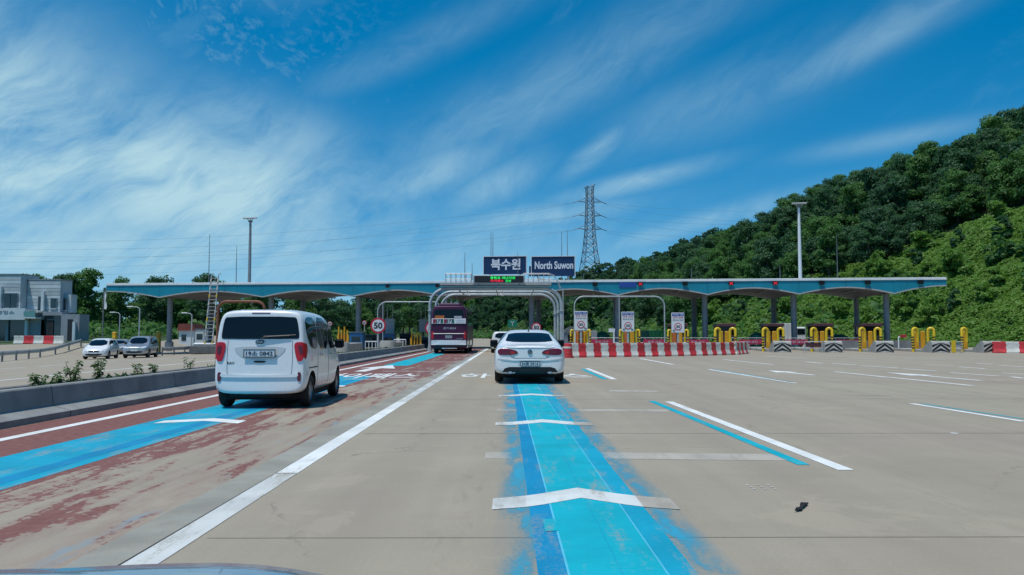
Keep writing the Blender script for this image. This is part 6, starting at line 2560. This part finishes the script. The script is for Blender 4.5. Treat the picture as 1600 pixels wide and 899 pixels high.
# red-roofed hut far behind
r = empty('small_house', (W(291, 520, 104).x, 104, -.2), 0, 'tiny pale house with a dull red roof left of the ladder', 'house')
MB().box((0, 1.5, 1.0), (1.9, 3, 2.0)).build('wall', 'facade_light', r)
MB().prism([(-1.15, 2.0), (1.15, 2.0), (.9, 2.9), (-.9, 2.9)], -.2, 3.2).build('roof', 'roof_red', r)
MB().box((-.3, -.02, 1.1), (.6, .04, .8)).build('window', 'glass_tint', r)

# ------------------------------------------------------------------ transmission tower and wires
TY = 300.0
tx = W(922, 400, TY).x
tz = 12.0
ztop = W(922, 292, TY).z - tz
tower = empty('lattice_tower', (tx, TY, tz), R(12), 'tall steel lattice transmission tower on the wooded ridge', 'pylon')
def twid(z):
    return np.interp(z, [0, ztop * .45, ztop * .62, ztop * .95, ztop], [5.2, 2.25, 1.55, 1.1, 1.25])
lev = [0, .10, .20, .29, .37, .45, .52, .58, .64, .70, .76, .82, .88, .94, 1.0]
legs = []
for sx in (-1, 1):
    for sy in (-1, 1):
        MB().tube([(sx * twid(ztop * l), sy * twid(ztop * l), ztop * l) for l in lev], .16, 5).build('leg', 'tower_steel', tower)
br = MB()
for i in range(len(lev) - 1):
    z0, z1 = ztop * lev[i], ztop * lev[i + 1]
    a, b = twid(z0), twid(z1)
    for (s0, s1) in (((-1, -1), (1, -1)), ((1, -1), (1, 1)), ((1, 1), (-1, 1)), ((-1, 1), (-1, -1))):
        br.tube([(s0[0] * a, s0[1] * a, z0), (s1[0] * b, s1[1] * b, z1)], .09, 4)
        br.tube([(s1[0] * a, s1[1] * a, z0), (s0[0] * b, s0[1] * b, z1)], .09, 4)
        br.tube([(s0[0] * b, s0[1] * b, z1), (s1[0] * b, s1[1] * b, z1)], .08, 4)
br.build('bracing', 'tower_steel', tower)
arms = []
for py in (316, 337.5, 358.5):
    z = W(922, py, TY).z - tz
    for s in (-1, 1):
        ab = MB()
        e = (s * 4.6, 0, z + .2)
        for yy_ in (-1, 1):
            ab.tube([(s * twid(z), yy_ * twid(z), z), e], .10, 4)
            ab.tube([(s * twid(z + 1.8), yy_ * twid(z + 1.8), z + 1.8), e], .08, 4)
        ab.build('cross_arm', 'tower_steel', tower)
        MB().tube([e, (s * 6.6, 0, z - .5)], .14, 6).build('insulator', 'tower_steel', tower)
        arms.append((s, z))
cap_ = MB()
for s in (-1, 1):
    for yy_ in (-1, 1):
        cap_.tube([(s * twid(ztop), yy_ * twid(ztop), ztop), (s * 2.2, 0, ztop + (1.2 if s > 0 else -.6))], .09, 4)
cap_.tube([(-2.2, 0, ztop - .6), (2.2, 0, ztop + 1.2)], .10, 4)
cap_.build('peak', 'tower_steel', tower)
MI = Matrix.Rotation(R(12), 3, 'Z')
def wire(a, b, sag, label, rr=.032):
    a, b = Vector(a), Vector(b)
    pts = []
    for k in range(33):
        t = k / 32
        p = a.lerp(b, t)
        p.z -= sag * 4 * t * (1 - t)
        pts.append(p - a)
    o = MB().tube(pts, rr, 5, False).build('power_line', 'wire', None, a)
    tag(o, label, 'wire', 'power lines')
for k, (s, z) in enumerate(arms):
    base = Vector((tx, TY, tz)) + MI @ Vector((s * 6.6, 0, z - .5))
    lv = ('upper', 'upper', 'middle', 'middle', 'lower', 'lower')[k]
    if s < 0:
        for q, (ex, ey, ez, sg) in enumerate(((-330, 330, 34 + z * .25, 9), (-330, 345, 30 + z * .25, 11))):
            wire(base + Vector((0, 0, -.2 * q)), (ex, ey, ez - 4 * q), sg, f'{("higher", "lower")[q]} wire of the {lv} left pair sagging across the sky')
    else:
        for q in range(2):
            wire(base + Vector((0, 0, -.6 * q)), (tx + 170, TY + 150 + 8 * q, 1.3 + (tz + z) * 1.47 - 4.5 * q), 4 + 2 * q, f'{("higher", "lower")[q]} wire of the {lv} right pair running to the hill')

# rubber scrap on the road
c = G(1252, 795)
rs_ = random.Random(4)
mb = MB()
top = []
for k in range(7):
    t = k / 6 - .5
    for q in (-1, 1):
        mb.v.append((t * .11 + q * .035 + rs_.uniform(-.012, .012), t * .20 + q * .02 + rs_.uniform(-.02, .02), .010 + rs_.uniform(0, .022)))
n = len(mb.v)
mb.v += [(x, y, z - .009) for x, y, z in mb.v]
for k in range(6):
    a = 2 * k
    mb.f += [(a, a + 1, a + 3, a + 2), (n + a, n + a + 2, n + a + 3, n + a + 1), (a, a + 2, n + a + 2, n + a), (a + 1, n + a + 1, n + a + 3, a + 3)]
mb.f += [(0, n, n + 1, 1), (12, 13, n + 13, n + 12)]
o = mb.build('rubber_scrap', 'rubber', None, (c.x, c.y, .002))
tag(o, 'torn black rubber scrap lying on the empty concrete lane', 'debris')
